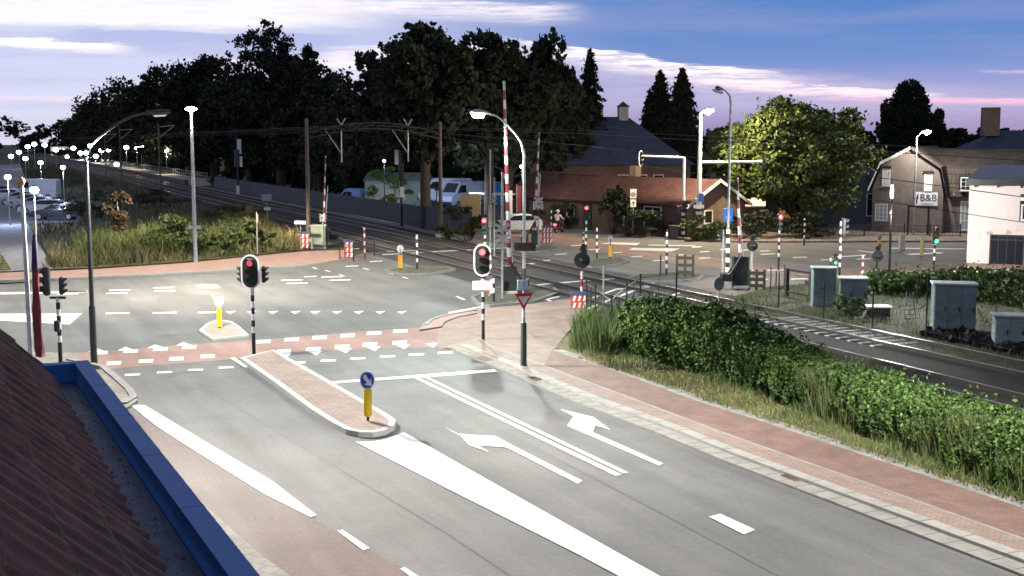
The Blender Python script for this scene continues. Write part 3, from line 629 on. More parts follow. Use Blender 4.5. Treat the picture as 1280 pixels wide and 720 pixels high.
# the B&B: mansard house, gable towards us
bb0, bb1 = G(1089, 291), G(1177, 294); d = bb1-bb0; Lb = d.length; rz = math.atan2(d.y, d.x)
bb = thing('guest_house', 'brown brick guest house with mansard gable and a B&B sign', 'house', (bb0.x, bb0.y, 0), rz)
Yb = (bb0.y+bb1.y)/2; zt = lambda v: ZT(v, Yb)
prof = [(0, 0), (Lb, 0), (Lb, zt(241)), (Lb*.93, zt(211)), (Lb*.52, zt(186)), (Lb*.13, zt(205)), (0, zt(234))]
DB = 11.
n = len(prof); vs = [(x, y, z-.05) for y in (0, DB) for x, z in prof]
MB().add(vs, [tuple(range(n)), tuple(range(2*n-1, n-1, -1))]+[(k, n+k, n+(k+1) % n, (k+1) % n) for k in range(n)]).build('wall', brick_mat('guesthouse_brick', (.175, .14, .122), (.145, .115, .10), (.17, .155, .14), swap=True), bb)
rp = [(Lb+.3, zt(241)-.25), (Lb*.94+.12, zt(211)+.02), (Lb*.52, zt(186)+.04), (Lb*.12-.1, zt(205)+.02), (-.3, zt(234)-.25)]
mb = MB()
for k in range(4):
    (x0, z0), (x1, z1) = rp[k], rp[k+1]; mb.add([(x0, -.25, z0), (x1, -.25, z1), (x1, DB, z1), (x0, DB, z0), (x0, -.25, z0+.16), (x1, -.25, z1+.16), (x1, DB, z1+.16), (x0, DB, z0+.16)], [(4, 5, 6, 7), (3, 2, 1, 0), (0, 1, 5, 4), (1, 2, 6, 5), (2, 3, 7, 6), (3, 0, 4, 7)])
browntile = brick_mat('brown_tiles', (.095, .072, .058), (.075, .058, .048), (.03, .025, .022), .26, .34, dirt=.4, msize=.02)
brf = mb.build('roof', browntile, bb)
mb = MB()
for k in (2, 3):
    (x0, z0), (x1, z1) = rp[k], rp[k+1]; mb.add([(x0, -.31, z0-.12), (x1, -.31, z1-.12), (x1, -.31, z1+.12), (x0, -.31, z0+.12), (x0, -.255, z0-.12), (x1, -.255, z1-.12), (x1, -.255, z1+.12), (x0, -.255, z0+.12)], [(0, 1, 2, 3), (7, 6, 5, 4), (3, 2, 6, 7), (0, 4, 5, 1), (0, 3, 7, 4), (1, 5, 6, 2)])
mb.build('barge_board', white, bb)
ub = lambda u: (PY(u, 240, Yb).x-bb0.x)/math.cos(rz)
for u, v in ((1111, 222), (1156, 227)): f = window(bb, ub(u), -.0, zt(v), .6, 1.35, pane=M('white_blind', (.6, .6, .58), .6)); MB().box((ub(u), -.06, zt(v)+.78), (.75, .18, .12)).build('lintel', black, f)
window(bb, ub(1107), 0, zt(266), .95, 1.3, bars=(3, 4), pane=M('curtain', (.3, .34, .38), .5))
sg = MB().box((ub(1155), -.06, zt(248)), (1.62, .06, 1.02)).build('sign_board', white, bb)
cu = bpy.data.curves.new('sign_text', 'FONT'); cu.body = 'B&B'; cu.size = .72; cu.extrude = .012; cu.align_x = 'CENTER'; cu.align_y = 'CENTER'; cu.materials.append(M('sign_ink', (.03, .035, .09), .5))
tx = bpy.data.objects.new('sign_text', cu); COL.objects.link(tx); dg = bpy.context.evaluated_depsgraph_get(); me = bpy.data.meshes.new_from_object(tx.evaluated_get(dg)); COL.objects.unlink(tx); bpy.data.objects.remove(tx)
to = bpy.data.objects.new('sign_lettering', me); COL.objects.link(to); to.parent = sg; to.location = (ub(1155)+.13, -.105, zt(248)+.06); to.rotation_euler = (PI/2, 0, 0)
bd = MB(); sgx, sgz = ub(1155), zt(248)
for q in ((-.72, -.2, .1, .35), (-.66, .12, .13, .28), (-.63, .33, .08, .1), (-.74, -.05, .06, .22)): bd.box((sgx+q[0], -.1, sgz+q[1]), (q[2], .02, q[3]))
bd.box((sgx+.1, -.1, sgz-.38), (.9, .02, .04)); bd.build('sign_emblem', MATS['sign_ink'], sg)
# side wing of the guest house to the right with dormer and lattice doors
wg = MB().box((Lb+2.6, 5.0, 1.6), (5.2, 7.2, 3.3)).build('side_wing', MATS['guesthouse_brick'], bb)
mb = MB(); ze = zt(241)-.1; zr = zt(186)
mb.add([(Lb+.25, .9, ze-.15), (Lb+6.5, .9, ze-.15), (Lb+6.5, 1.9, zt(211)), (Lb-.6, 1.9, zt(211)), (Lb+6.0, 5.5, zr-.02), (Lb*.55, 5.5, zr-.02), (Lb+6.5, 9, ze-.15), (Lb+.25, 9, ze-.15)], [(0, 1, 2, 3), (3, 2, 4, 5), (5, 4, 6, 7), (1, 6, 4, 2), (7, 6, 1, 0)])
mb.build('wing_roof', browntile, bb)
dx_ = ub(1194.5); dm = MB().box((dx_, 1.0, zt(229)), (1.0, 1.6, 1.25)).build('dormer', black, bb); window(bb, dx_, .19, zt(229), .75, 1.0, bars=(2, 3), name='dormer_window')
window(bb, ub(1199), 1.39, 1.45, 1.6, 2.2, bars=(5, 3), name='lattice_doors', pane=M('garage_glass', (.25, .28, .3), .3))
for x in (Lb+.6, Lb+1.8, Lb+3.6): MB().box((x, 1.1, 3.1), (.06, .3, .1)).build('gutter_bracket', white, bb)
# white shop house at the right edge
wh0, wh1 = G(1207, 347), G(1300, 351); d = wh1-wh0; d.normalize(); rz = math.atan2(d.y, d.x); Yw = wh0.y
wh = thing('white_house', 'white rendered house with flat bitumen roof at the right edge', 'house', (wh0.x, wh0.y, 0), rz)
zw = lambda v: ZT(v, Yw); HW = zw(231)
render_m = M('white_render', (.66, .60, .56), .8, var=.07, scale=1.5, bump=.1)
nt = render_m.node_tree; bs = nt.nodes['Principled BSDF']; src = bs.inputs['Base Color'].links[0].from_socket       # peeling paint
tc = nt.nodes.new('ShaderNodeTexCoord'); nn = nt.nodes.new('ShaderNodeTexNoise'); nn.inputs['Scale'].default_value = 1.1; nn.inputs['Detail'].default_value = 9; nt.links.new(tc.outputs['Object'], nn.inputs['Vector'])
mr = nt.nodes.new('ShaderNodeMapRange'); nt.links.new(nn.outputs[0], mr.inputs[0]); mr.inputs[1].default_value = .63; mr.inputs[2].default_value = .66; mr.inputs[4].default_value = .7
mx = nt.nodes.new('ShaderNodeMix'); mx.data_type = 'RGBA'; nt.links.new(mr.outputs[0], mx.inputs[0]); nt.links.new(src, mx.inputs[6]); mx.inputs[7].default_value = (.33, .25, .22, 1); nt.links.new(mx.outputs[2], bs.inputs['Base Color'])
MB().box((5, 4.0, HW/2), (10, 8, HW)).build('wall', render_m, wh)
MB().box((5.0, -.03, .38), (10.0, .08, .8)).build('plinth', brick_mat('plinth_brick', (.26, .17, .13), (.2, .13, .1), (.2, .18, .16), swap=True), wh)
MB().box((5.3, 3.9, HW+.16), (10.8, 8.8, .34)).build('cornice', black, wh)
MB().add([(-.05, -.42, HW+.335), (10.35, -.42, HW+.335), (10.35, 8.2, HW+.9), (-.05, 8.2, HW+.9)], [(0, 1, 2, 3)]).build('roof', M('bitumen', (.16, .18, .22), .6, var=.35, scale=1.5), wh)
uw = lambda u: (PY(u, 300, Yw).x-wh0.x)/math.cos(rz)
dfr = M('dark_frame', (.035, .025, .025), .5)
window(wh, uw(1251), 0, zw(316), 1.65, 2.0, frame=dfr, bars=(4, 1)); MB().box((uw(1251), -.075, zw(298.5)), (1.5, .04, .06)).build('window_transom', dfr, wh)
window(wh, uw(1273), 0, zw(258), .95, 1.35, frame=dfr, bars=(1, 1)); MB().box((uw(1271), -.07, zw(247)), (.75, .05, .22)).build('window_vent', white, wh)
fr2 = MB(); cx, cz = uw(1272), zw(264)
fr2.ringoutline([(-.36, -.42), (.36, -.42), (.36, .42), (-.36, .42)], [(-.28, -.34), (.28, -.34), (.28, .34), (-.28, .34)], (cx, -.09, cz), .05, R(12)); fr2.build('window_casement', white, wh)
for i in range(9): MB().box((i*1.1+.3, -.2, HW-.06), (.1, .3, .1)).build('eave_bracket', black, wh)
# dark house beyond on the right and blue-black house left of the guest house
c = PY(1290, 200, 112)
hh2 = hip_house('dark_roof_house', 'house with high dark roof and square chimney beyond the white house', (c.x+1, 116, 0), 14, 11, 5.6, ZT(163, 116), 5, R(-10), darkbrick, slate)
MB().box((-3.4, -1., ZT(152, 115)), (1.5, 1.2, 2.6)).build('chimney', midbrick, hh2)
c = PY(1058, 240, 106)
hh3 = hip_house('blue_grey_house', 'low blue grey house half hidden behind the big lit tree', (c.x, 112, 0), 8, 8, 4.2, 7.2, 3, R(6), M('grey_blue_wall', (.11, .125, .16), .8), slate); window(hh3, 2.4, -4.01, 1.6, .9, 2.0)
# lit rooms in the house behind the tree
c = PY(938, 262, 104)
hh4 = hip_house('lit_window_house', 'low house with lit windows under the big tree', (c.x+1.4, 109, 0), 9, 7, 2.9, 4.6, 4, R(4), midbrick, slate)
window(hh4, -1.0, -3.52, 2.0, 1.9, .85, pane=glasslit, bars=(4, 1)); window(hh4, 1.7, -3.52, 1.2, 1.3, 1.5, pane=M('dim_window', (.3, .16, .07), .4, emit=(1, .45, .14), es=.25))
# shed, fence and vans yard behind the tracks
sh = G(466, 272); c = PY(493, 240, 128)
shed = thing('green_shed', 'pale green metal shed with low pitched roof in the yard', 'shed', (c.x, 128, 0), R(-6))
zs = ZT(226, 128); MB().box((0, 2.5, zs/2), (6.2, 5, zs)).build('wall', M('shed_sheet', (.20, .27, .23), .6, var=.15, stretch=(20, 20, .5)), shed)
MB().add([(-3.3, -.2, zs), (3.3, -.2, zs), (3.3, 2.5, zs+.8), (-3.3, 2.5, zs+.8), (3.3, 5.2, zs), (-3.3, 5.2, zs)], [(0, 1, 2, 3), (3, 2, 4, 5), (1, 4, 2), (0, 3, 5), (5, 4, 1, 0)]).build('roof', M('shed_roof', (.13, .15, .15), .6), shed)
for x in (-1.6, -.5, .7): MB().box((x, -.03, zs*.45), (1.0, .06, zs*.86)).build('door', M('shed_door', (.34, .36, .33), .6), shed)
# ================================================================ railway
steel = M('rail_steel', (.05, .036, .03), .6, .4, var=.3); shine = M('rail_top', (.42, .42, .44), .38, 1.0, var=.1)
ang = math.atan2(TD.y, TD.x)
def railway(name, label, oc, s0, s1, ms0, ms1):
    t = thing(name, label, 'railway track', tuple(trk(oc, 0)), ang, 'railway tracks')     # local x runs along the line, local -y towards us
    for dy in (-.7175-.035, .7175+.035):
        r = MB().box(((s0+s1)/2, dy, .10), (s1-s0, .07, .15)).build('rail', steel, t)
        MB().box(((s0+s1)/2, dy, .181), (s1-s0, .062, .012)).build('rail_head', shine, r)
    me = MB().rbox((0, 0, .035), (.26, 2.5, .07), .02).build('sleeper', M('sleeper_concrete', (.32, .31, .31), .85, var=.3, scale=2), t)
    x = ms0; me.location.x = x; dark = None
    for k in range(98):
        x += .62
        if SR-5 < x < SL: x = SL+.3
        if x > ms1: break
        if x > SL and not dark: dark = me.data.copy(); dark.materials.clear(); dark.materials.append(M('sleeper_dark', (.09, .085, .08), .9, var=.3, scale=2))  # darker copy of the sleeper for the stretch beyond the crossing
        c = me.copy()
        if x > SL: c.data = dark
        COL.objects.link(c); c.parent = t; c.location.x = x
    return t
railway('railway_track', 'far railway track with shiny rails across the level crossing', 29.2, -60, 900, SO(1118, 432)[1], 200)
railway('railway_track', 'near railway track running behind the long green hedge', 25.2, -60, 900, SL-.4, 200)
# dark coal-black ballast heap beside the track
hp = []; c0 = G(1150, 436)
lv = np.array([trk(31.9+rng.uniform(-.9, 1.2), SO(1160, 440)[1]-rng.uniform(-3, 22), .0) for _ in range(2600)]); lv[:, 2] = rng.uniform(0, .25, len(lv))
tv, tq = leaves(lv, .14, .9); o = arrmesh('ballast_heap', tv, tq, M('dark_ballast', (.02, .018, .018), .95, var=.4)); o['kind'] = 'stuff'
# platform
sA = SO(240, 231)[1]
pf = thing('station_platform', 'long lit station platform with railing beside the tracks', 'platform', tuple(trk(31.5, sA)), ang)
PL = 330.
MB().box((PL/2, -2.0, .4), (PL, 4.0, .8)).build('platform_wall', M('platform_brick', (.13, .085, .07), .9, var=.3, scale=.7), pf)
MB().box((PL/2, -2.0, .84), (PL, 4.1, .08)).build('platform_surface', M('platform_tiles', (.36, .32, .28), .85, var=.12, scale=.6), pf)
rl = MB(); rl.box((PL/2, -3.8, 1.9), (PL, .06, .06)); rl.box((PL/2, -3.8, 1.4), (PL, .04, .04)); [rl.box((x, -3.8, 1.4), (.06, .06, 1.0)) for x in np.arange(.5, PL, 2.4)]; rl.build('railing', M('railing_paint', (.30, .36, .30), .5), pf)
rp_ = MB(); rp_.add([(-6, -.6, .02), (0, -.6, .8), (0, -3.4, .8), (-6, -3.4, .02), (0, -.6, .02), (0, -3.4, .02)], [(3, 2, 1, 0), (1, 4, 0), (5, 2, 3)]); rp_.build('ramp', MATS['platform_tiles'], pf)
# station building
def lineY(u, o):                                  # depth at which the line parallel to the rails at offset o is seen in column u
    k = (u-640)/F*cp; return trk(o, (o*(k*TN.y-TN.x))/(TD.x-k*TD.y)).y
sY = lineY(76, 42.); c = PY(76, 190, sY); sb = thing('station_building', 'small brightly lit station building at the far end of the platform', 'station', (c.x, sY, 0), R(-10))
MB().box((0, 0, 2.4), (9, 5, 4.8)).build('wall', M('station_wall_glow', (.45, .40, .37), .8, emit=(1, .85, .75), es=.3), sb); MB().box((0, 0, 4.95), (10, 6, .3)).build('roof', black, sb)  # wall material glows faintly in place of lamplight falling on it
for x in (-3, -1, 1, 3): MB().box((x, -2.53, 2.6), (1.2, .06, 3.0)).build('window', M('station_glass', (.6, .5, .4), .3, emit=(1, .88, .76), es=1.3), sb)
# trackside fence far side
sF0, sF1 = SO(600, 300)[1]+2, SO(274, 238)[1]+8
fl = sF1-sF0
fe = thing('trackside_fence', 'long blue grey screened fence along the far side of the tracks', 'fence', tuple(trk(33.2, sF0)), ang)
MB().box((fl/2, .0, .95), (fl, .03, 1.75)).build('fence_panel', M('fence_screen', (.052, .057, .075), .75, var=.3, scale=2, stretch=(1, 1, .2)), fe)
p0 = MB().box((0, -.06, 1.02), (.07, .07, 2.0)).build('post', black, fe)
for k in range(1, int(fl/2.6)): c = p0.copy(); COL.objects.link(c); c.parent = fe; c.location.x = k*2.6
wf = G(589, 292); c = PY(589, 252, 99); wz = ZT(243, 99)
pw = thing('wooden_screen', 'pale yellow wooden screen lit in front of the vans', 'fence', (c.x, 99, 0), R(-12)); mb = MB(); [mb.box((x, 0, wz/2), (.15, .04, wz)) for x in np.arange(-.78, .8, .165)]; mb.build('board_panel', palewood, pw); MB().box((0, .04, wz-.35), (1.7, .05, .1)).build('rail', palewood, pw)
# ---- overhead line
mastm = M('mast_steel', (.13, .10, .08), .6, .2, var=.25)
def mast(u, v, vt, label, group):
    g = G(u, v); h = ZT(vt, g.y); t = thing('catenary_mast', label, 'catenary mast', g, ang, group)
    MB().tube([(0, 0, .1), (0, 0, h)], [.17, .12], 8).build('mast', mastm, t); MB().box((0, 0, .12), (.6, .6, .3)).build('footing', concrete, t)
    return t, g, h
m1, g1, h1 = mast(386, 303, 148, 'brown catenary mast beside the grey relay cabinet', 'catenary masts')
m2, g2, h2 = mast(551, 297, 152, 'brown catenary mast in front of the parked vans', 'catenary masts')
bt = thing('catenary_beam', 'arched beam spanning the tracks between two brown masts', 'beam', (g1.x, g1.y, 0)); dv = g2-g1
arc = [Vector((dv.x*k/12, dv.y*k/12, h1-1.0+.75*math.sin(PI*k/12))) for k in range(13)]; arb = [p-Vector((0, 0, .42)) for p in arc]
mb = MB(); mb.tube(arc, .06, 6); mb.tube(arb, .06, 6); [mb.tube([arb[k], arc[k+1]], .03, 5) or mb.tube([arc[k+1], arb[k+1]], .03, 5) for k in range(12)]; mb.build('truss', M('truss_steel', (.045, .045, .045), .6, .2), bt)
for k in (3, 9):
    p = arc[k]; mb = MB(); mb.tube([p+Vector((0, 0, -.3)), p+Vector((0, 0, -2.6))], .05, 6); mb.tube([p+Vector((-1.1, -.3, -.3)), p+Vector((0, 0, -2.0))], .04, 6); mb.tube([p+Vector((-.3, 0, .5)), p], .05, 6); mb.tube([p+Vector((.3, 0, .5)), p], .05, 6)
    mb.build('dropper_bracket', galv, bt)
for i, (u, v, vt, sx) in enumerate(((201, 239, 155, -1), (152, 228, 160, 1), (133, 224, 166, -1))):
    g = G(u, v); h = ZT(vt, g.y); t = thing('catenary_mast', ('dark thin catenary mast nearest the platform ramp', 'dark thin catenary mast halfway along the platform', 'dark thin catenary mast farthest along the platform')[i], 'catenary mast', g, 0, 'catenary masts')
    MB().tube([(0, 0, 0), (0, 0, h)], .13, 7).build('mast', mastm, t); mb = MB(); mb.tube([(0, 0, h-.4), (2.4, -.4, h-.2)], .05, 5); mb.tube([(0, 0, h-2.0), (2.4, -.4, h-.2)], .05, 5); mb.build('cantilever', galv, t)
wire = M('copper_wire', (.07, .07, .07), .6, .2)
for i, (o, pts, lb) in enumerate(((29.2, [(470, 157), (570, 160), (730, 163), (1000, 176), (1400, 196)], 'upper messenger wire over the far track'), (29.2, [(470, 163), (570, 174), (730, 196), (1122, 254), (1400, 295)], 'contact wire over the far track'),
        (25.2, [(450, 156), (570, 162), (730, 167), (1000, 183), (1400, 208)], 'upper messenger wire over the near track'), (25.2, [(450, 160), (570, 168), (730, 182), (1100, 222), (1400, 262)], 'contact wire over the near track'))):
    mb = MB(); q = []
    for u, v in pts:
        # find s where the track plane at offset o is seen at column u
        k = ((u-640)/F*cp); s_ = (o*(k*TN.y-TN.x))/(TD.x-k*TD.y); p = trk(o, s_); q.append(Vector((p.x, p.y, ZT(v, p.y))))
    far = trk(o, 420, q[0].z); q = [far]+q
    mb.tube(q, .012, 5); tag(mb.build('overhead_wire', wire), lb, 'wire')
# ================================================================ vegetation
leafm = [M('leaf_dark', (.030, .037, .022), .8, island=.5, spec=.15, var=.3, scale=.3), M('leaf_mid', (.060, .085, .018), .65, island=.5, var=.3, scale=.4), M('needle', (.012, .02, .014), .85, spec=.15, island=.4)]
barkm = M('bark', (.06, .048, .038), .9, var=.35, scale=5, bump=.4)
def crown_pts(n, rx, rz_, lobes, fill=.55):
    """leaf positions: boughs over an uneven egg shape, each bough split into ragged sprays"""
    m = lobes; u = rng.normal(size=(m, 3)); u /= np.linalg.norm(u, axis=1)[:, None]; rr = rng.uniform(.2, .84, (m, 1))**.6
    cs = u*rr*np.array([rx, rx, rz_]); cs[:, :2] *= (1-.28*np.clip(cs[:, 2:]/rz_, -.2, 1)); rad = rng.uniform(.16, .34, m)
    k = 9; sp = rng.normal(size=(m, k, 3)); sp /= np.linalg.norm(sp, axis=2)[:, :, None]
    sp = cs[:, None, :]+sp*rad[:, None, None]*np.array([rx, rx, rz_*.8])*rng.uniform(.5, 1.05, (m, k, 1)); sp = sp.reshape(-1, 3); sr = np.repeat(rad, k)*rng.uniform(.18, .5, m*k)
    i = rng.integers(0, m*k, n); d = rng.normal(size=(n, 3))*.55
    p = sp[i]+d*sr[i][:, None]*np.array([rx, rx, rz_*.7]); return p, np.column_stack([cs, rad])
def make_crown(n, leaf, lobes, seed, fill=.5):
    p, cs = crown_pts(n, 1., 1., lobes, fill); return p, cs
GR1, GR2 = 'tall trees behind the station fence', 'tall trees behind the parked vans'
def tree(label, u, vb, Y, vt, wpx, kind=0, vlow=None, n=9000, leaf=.28, group=None, name='broadleaf_tree', lean=0.):
    if group == GR1: Y = max(Y, lineY(u, 39.)); vlow = 178+(7-2.2)*F/Y; n = int(n*1.15)
    if group in (GR1, GR2): wpx *= 1.22; n = int(n*1.15); leaf *= .9
    g = PY(u, vb, Y); h = ZT(vt, Y); w = wpx/F*Y; zl = ZT(vlow, Y) if vlow else h*.22
    t = thing(name, label, 'tree', (g.x, Y, 0), rng.uniform(0, 6), group); rx, rz_ = w/2/1.08, (h-zl)/2/1.05; cz = (h+zl)/2
    p, cs = crown_pts(int(n*1.3), rx, rz_, 110 if name == 'lit_tree' else max(26, int(26+3*w)), .35); p[:, 2] += cz
    v, q = leaves(p, leaf*(.8+Y/400), .62)
    arrmesh('crown', v, q, leafm[kind], t)
    mb = MB(); tr = max(.16, h*.022); mb.tube([(0, 0, -.1), (lean*.3, 0, cz*.5), (lean, .1, cz), (lean*1.2, 0, h*.93)], [tr*1.25, tr, tr*.6, .04], 8)
    for k in range(0, len(cs), 3):
        c = cs[k]; z0 = rng.uniform(zl*.8, cz); mb.tube([(lean*.5, 0, z0), (c[0]*.5, c[1]*.5, (z0+c[2]+cz)/2), (c[0], c[1], c[2]+cz)], [tr*.42, tr*.28, .03], 5)
    mb.build('trunk', barkm, t); return t
tree('tallest dark tree at the right end of the left tree group', 352, 262, 132, 24, 140, 0, 240, 17000, group=GR1)
tree('slim dark tree right of the tallest tree, beside the sky gap', 396, 262, 128, 82, 66, 0, 235, 7000, group=GR1)
tree('broad dark tree second from the right of the left group', 268, 255, 150, 58, 130, 0, 238, 12000, group=GR1)
tree('rounded dark tree in the middle of the left group', 212, 240, 175, 74, 115, 0, 228, 10000, group=GR1)
tree('dark tree stepping down left of the middle of the group', 163, 230, 205, 92, 100, 0, 215, 8000, group=GR1)
tree('lower dark tree near the left end of the group', 130, 222, 235, 112, 76, 0, 210, 6000, group=GR1)
tree('lowest dark tree at the left end of the group', 104, 215, 270, 140, 60, 0, 204, 5000, group=GR1)
tree('dark tree behind the relay cabinet mast', 312, 260, 145, 88, 140, 0, 248, 11000, group=GR1)
tree('low dark tree over the screened fence left of the signal', 235, 245, 165, 120, 140, 0, 238, 9000, group=GR1)
tree('very low dark tree at the fence foot behind the beam', 400, 268, 138, 110, 120, 0, 262, 10000, group=GR1)
tree('dark tree left of the van trunk, open to the sky', 466, 275, 137, 46, 104, 0, 240, 12000, group=GR2)
tree('very tall dark tree with trunk in front of the white van', 532, 285, 101, 20, 132, 0, 205, 17000, group=GR2)
tree('very tall dark tree above the blue van', 612, 285, 108, 16, 140, 0, 215, 17000, group=GR2)
tree('tall dark tree left of the spruce', 668, 285, 114, 34, 96, 0, 225, 12000, group=GR2)
tree('dark tree low between the barrier booms', 640, 285, 118, 100, 130, 0, 235, 10000, group=GR2)
tree('dark tree under the spruce beside the slate roof', 706, 285, 118, 70, 72, 0, 235, 8000, group=GR2)
tree('dark low tree behind the blue van roof', 436, 268, 137, 112, 110, 0, 258, 11000, group=GR2)
tree('shadowy tree behind the shed and lamp', 506, 268, 142, 112, 130, 0, 240, 11000, group=GR2)
tree('shadowy tree behind the white van roofs', 572, 268, 144, 112, 110, 0, 240, 10000, group=GR2)
def conifer(label, u, Y, vt, wpx, vb=280, n=6000, ragged=.25, group='conifers', pw=.6, tiers=.6):
    g = PY(u, vb, Y); h = ZT(vt, Y); w = wpx/F*Y; t = thing('conifer', label, 'tree', (g.x, Y, 0), rng.uniform(0, 6), group)
    z = h*(1-rng.uniform(0, 1, n)**.62*.93); tier = (z/h*17)%1; rr = (1-z/h)**pw*w/2*(1.15-tiers*tier)*rng.uniform(1-ragged*2, 1+ragged, n); a = rng.uniform(0, 2*PI, n)
    a = np.round(a/(2*PI)*11+rng.normal(0, .25, n))/11*2*PI+z*1.3
    rr *= rng.uniform(.25, 1, n)**.5
    p = np.stack([np.cos(a)*rr, np.sin(a)*rr, z-rr*.25], 1); v, q = leaves(p, .30, .35, .4); arrmesh('crown', v, q, leafm[2], t)
    MB().tube([(0, 0, -.1), (0, 0, h*.98)], [w*.05+.1, .03], 7).build('trunk', barkm, t)
conifer('spiky spruce rising beside the slate roof', 736, 121, 60, 66, group='conifers')
conifer('left one of the two pointed conifers behind the cottage row', 823, 126, 88, 74, n=16000)
conifer('right one of the two pointed conifers behind the cottage row', 850, 124, 85, 78, n=16000)
conifer('low dark conifer between slate roof and pointed pair', 810, 132, 112, 46)
conifer('dense dark column shaped tree behind the guest house', 1131, 128, 98, 76, n=26000, ragged=.12, pw=.33, tiers=0, group=None)
tree('thin bare topped tree left of the dense column tree', 1106, 285, 132, 118, 30, 0, 190, 1500, name='column_tree', leaf=.2)
tree('slim feathery tree right of the dense column tree', 1166, 285, 132, 132, 26, 0, 190, 1800, name='column_tree', leaf=.22)
tree('big broad green tree lit by the street lamp', 992, 294, 96, 116, 222, 1, 272, 70000, leaf=.155, name='lit_tree')
tree('greenish tree behind the lit tree, near the mast lamp', 905, 290, 108, 150, 60, 0, 240, 5000)
# far tree line
fl_ = MB(); pts = []
for u, Y, vt, w in [(x, 720, 152+rng.uniform(-8, 10), 46) for x in range(-60, 130, 22)]+[(x, 260, 156+rng.uniform(-7, 6), 50) for x in range(1030, 1340, 14)]+[(x, 200, 168+rng.uniform(-6, 8), 60) for x in range(1040, 1340, 28)]+[(x, 240, 166+rng.uniform(-8, 8), 56) for x in range(690, 960, 20)]+[(x, max(165, lineY(x, 42.)), 178-.25*abs(0)+8, 60) for x in range(60, 760, 30)]:
    rx = w/F*Y/2; h = ZT(vt, Y); p, _ = crown_pts(1300, rx*1.2, h/2, 12, .3); p += np.array([PY(u, 200, Y).x, Y, h/2]); pts.append(p)
v, q = leaves(np.concatenate(pts), .75, .7); o = arrmesh('far_woodland', v, q, leafm[0]); o['kind'] = 'stuff'
# young tree in the field and bushes
t = thing('young_tree', 'young reddish tree with pale thin trunk in the field', 'tree', G(149, 312)); h = ZT(236, G(149, 312).y)
p, cs = crown_pts(2600, 1.0, h*.36, 14); p[:, 2] += h*.66; v, q = leaves(p, .13, .6); arrmesh('crown', v, q, M('leaf_rust', (.055, .035, .02), .7, island=.4), t)
MB().tube([(0, 0, 0), (.03, 0, h*.4), (0, .02, h*.8)], [.05, .04, .02], 6).build('trunk', M('pale_bark', (.30, .26, .2), .8), t)
def bush(label, u, v, Yoff, w, h, mat, n=2500, leaf=.1, group=None, name='bush'):
    g = G(u, v); t = thing(name, label, 'bush', (g.x, g.y+Yoff, 0), rng.uniform(0, 6), group); p, cs = crown_pts(n, w/2, h/2, 16, .3); p[:, 2] = np.maximum(.03, p[:, 2]+h*.47)
    vv, q = leaves(p, leaf, .6); arrmesh('foliage', vv, q, mat, t); mb = MB()
    for k in range(0, 12): c = cs[k]; mb.tube([(c[0]*.15, c[1]*.15, 0), (c[0]*.8, c[1]*.8, max(.2, c[2]+h*.4))], [.03, .01], 5)
    mb.build('stems', barkm, t); return t
lm = M('leaf_bush', (.075, .105, .03), .6, island=.5, var=.3); ld = M('leaf_olive', (.05, .06, .02), .7, island=.5)
BG = 'bushes on the field edge'
bush('round green bush left of the white lamp post', 205, 323, 1.5, 5.0, 2.7, lm, 5000, group=BG); bush('low leafy bush right behind the white lamp post', 262, 321, 1.2, 5.0, 1.7, lm, 4500, group=BG)
bush('low leafy bush before the grey marker post', 308, 317, 1.0, 4.0, 2.2, lm, 4500, group=BG); bush('olive bush high in the field near the track', 285, 283, 0, 6.5, 2.2, ld, 3500, group=BG)
bush('dark bush in the field beside the parked estate car', 112, 275, 0, 6, 3.0, M('leaf_shade', (.035, .045, .022), .75, island=.4), 3000, group=BG); bush('dark bush below the platform edge', 190, 262, 4, 7, 2.4, MATS['leaf_shade'], 3000, group=BG)
bush('bright green bush lit by the yard lamp', 455, 282, 24, 6.5, 4.6, M('leaf_bright', (.06, .13, .02), .6, island=.4), 5000, .16); bush('dark hedge bush in front of the red signal', 583, 305, 2.5, 4.2, 2.9, ld, 5000, .11)
bush('clipped dark bush against the cottage wall', 810, 297, .5, 4.6, 2.1, MATS['leaf_shade'], 4500, .1, 'bushes along the cottages'); bush('round dark bush at the cottage gable', 882, 301, 0, 3.4, 2.3, MATS['leaf_mid'] if 'leaf_mid' in MATS else ld, 4500, .1, 'bushes along the cottages')
bush('tall rounded bush before the middle of the cottage roof', 766, 293, .6, 3.4, 4.4, MATS['leaf_shade'], 5000, .13, 'bushes along the cottages'); bush('sparse shrub at the left cottage wall', 707, 286, .5, 3.6, 2.6, MATS['leaf_shade'], 2500, .13, 'bushes along the cottages')
bush('dark bush under the left of the lit tree', 950, 301, 2, 5.0, 2.4, MATS['leaf_shade'], 4000, .11, 'bushes under the lit tree'); bush('dark bush under the right of the lit tree', 1015, 301, 2, 5.6, 2.2, MATS['leaf_shade'], 4000, .11, 'bushes under the lit tree')
bush('small weedy bush before the low cabinet', 1062, 396, 0, 1.5, 1.0, lm, 1600, .06)
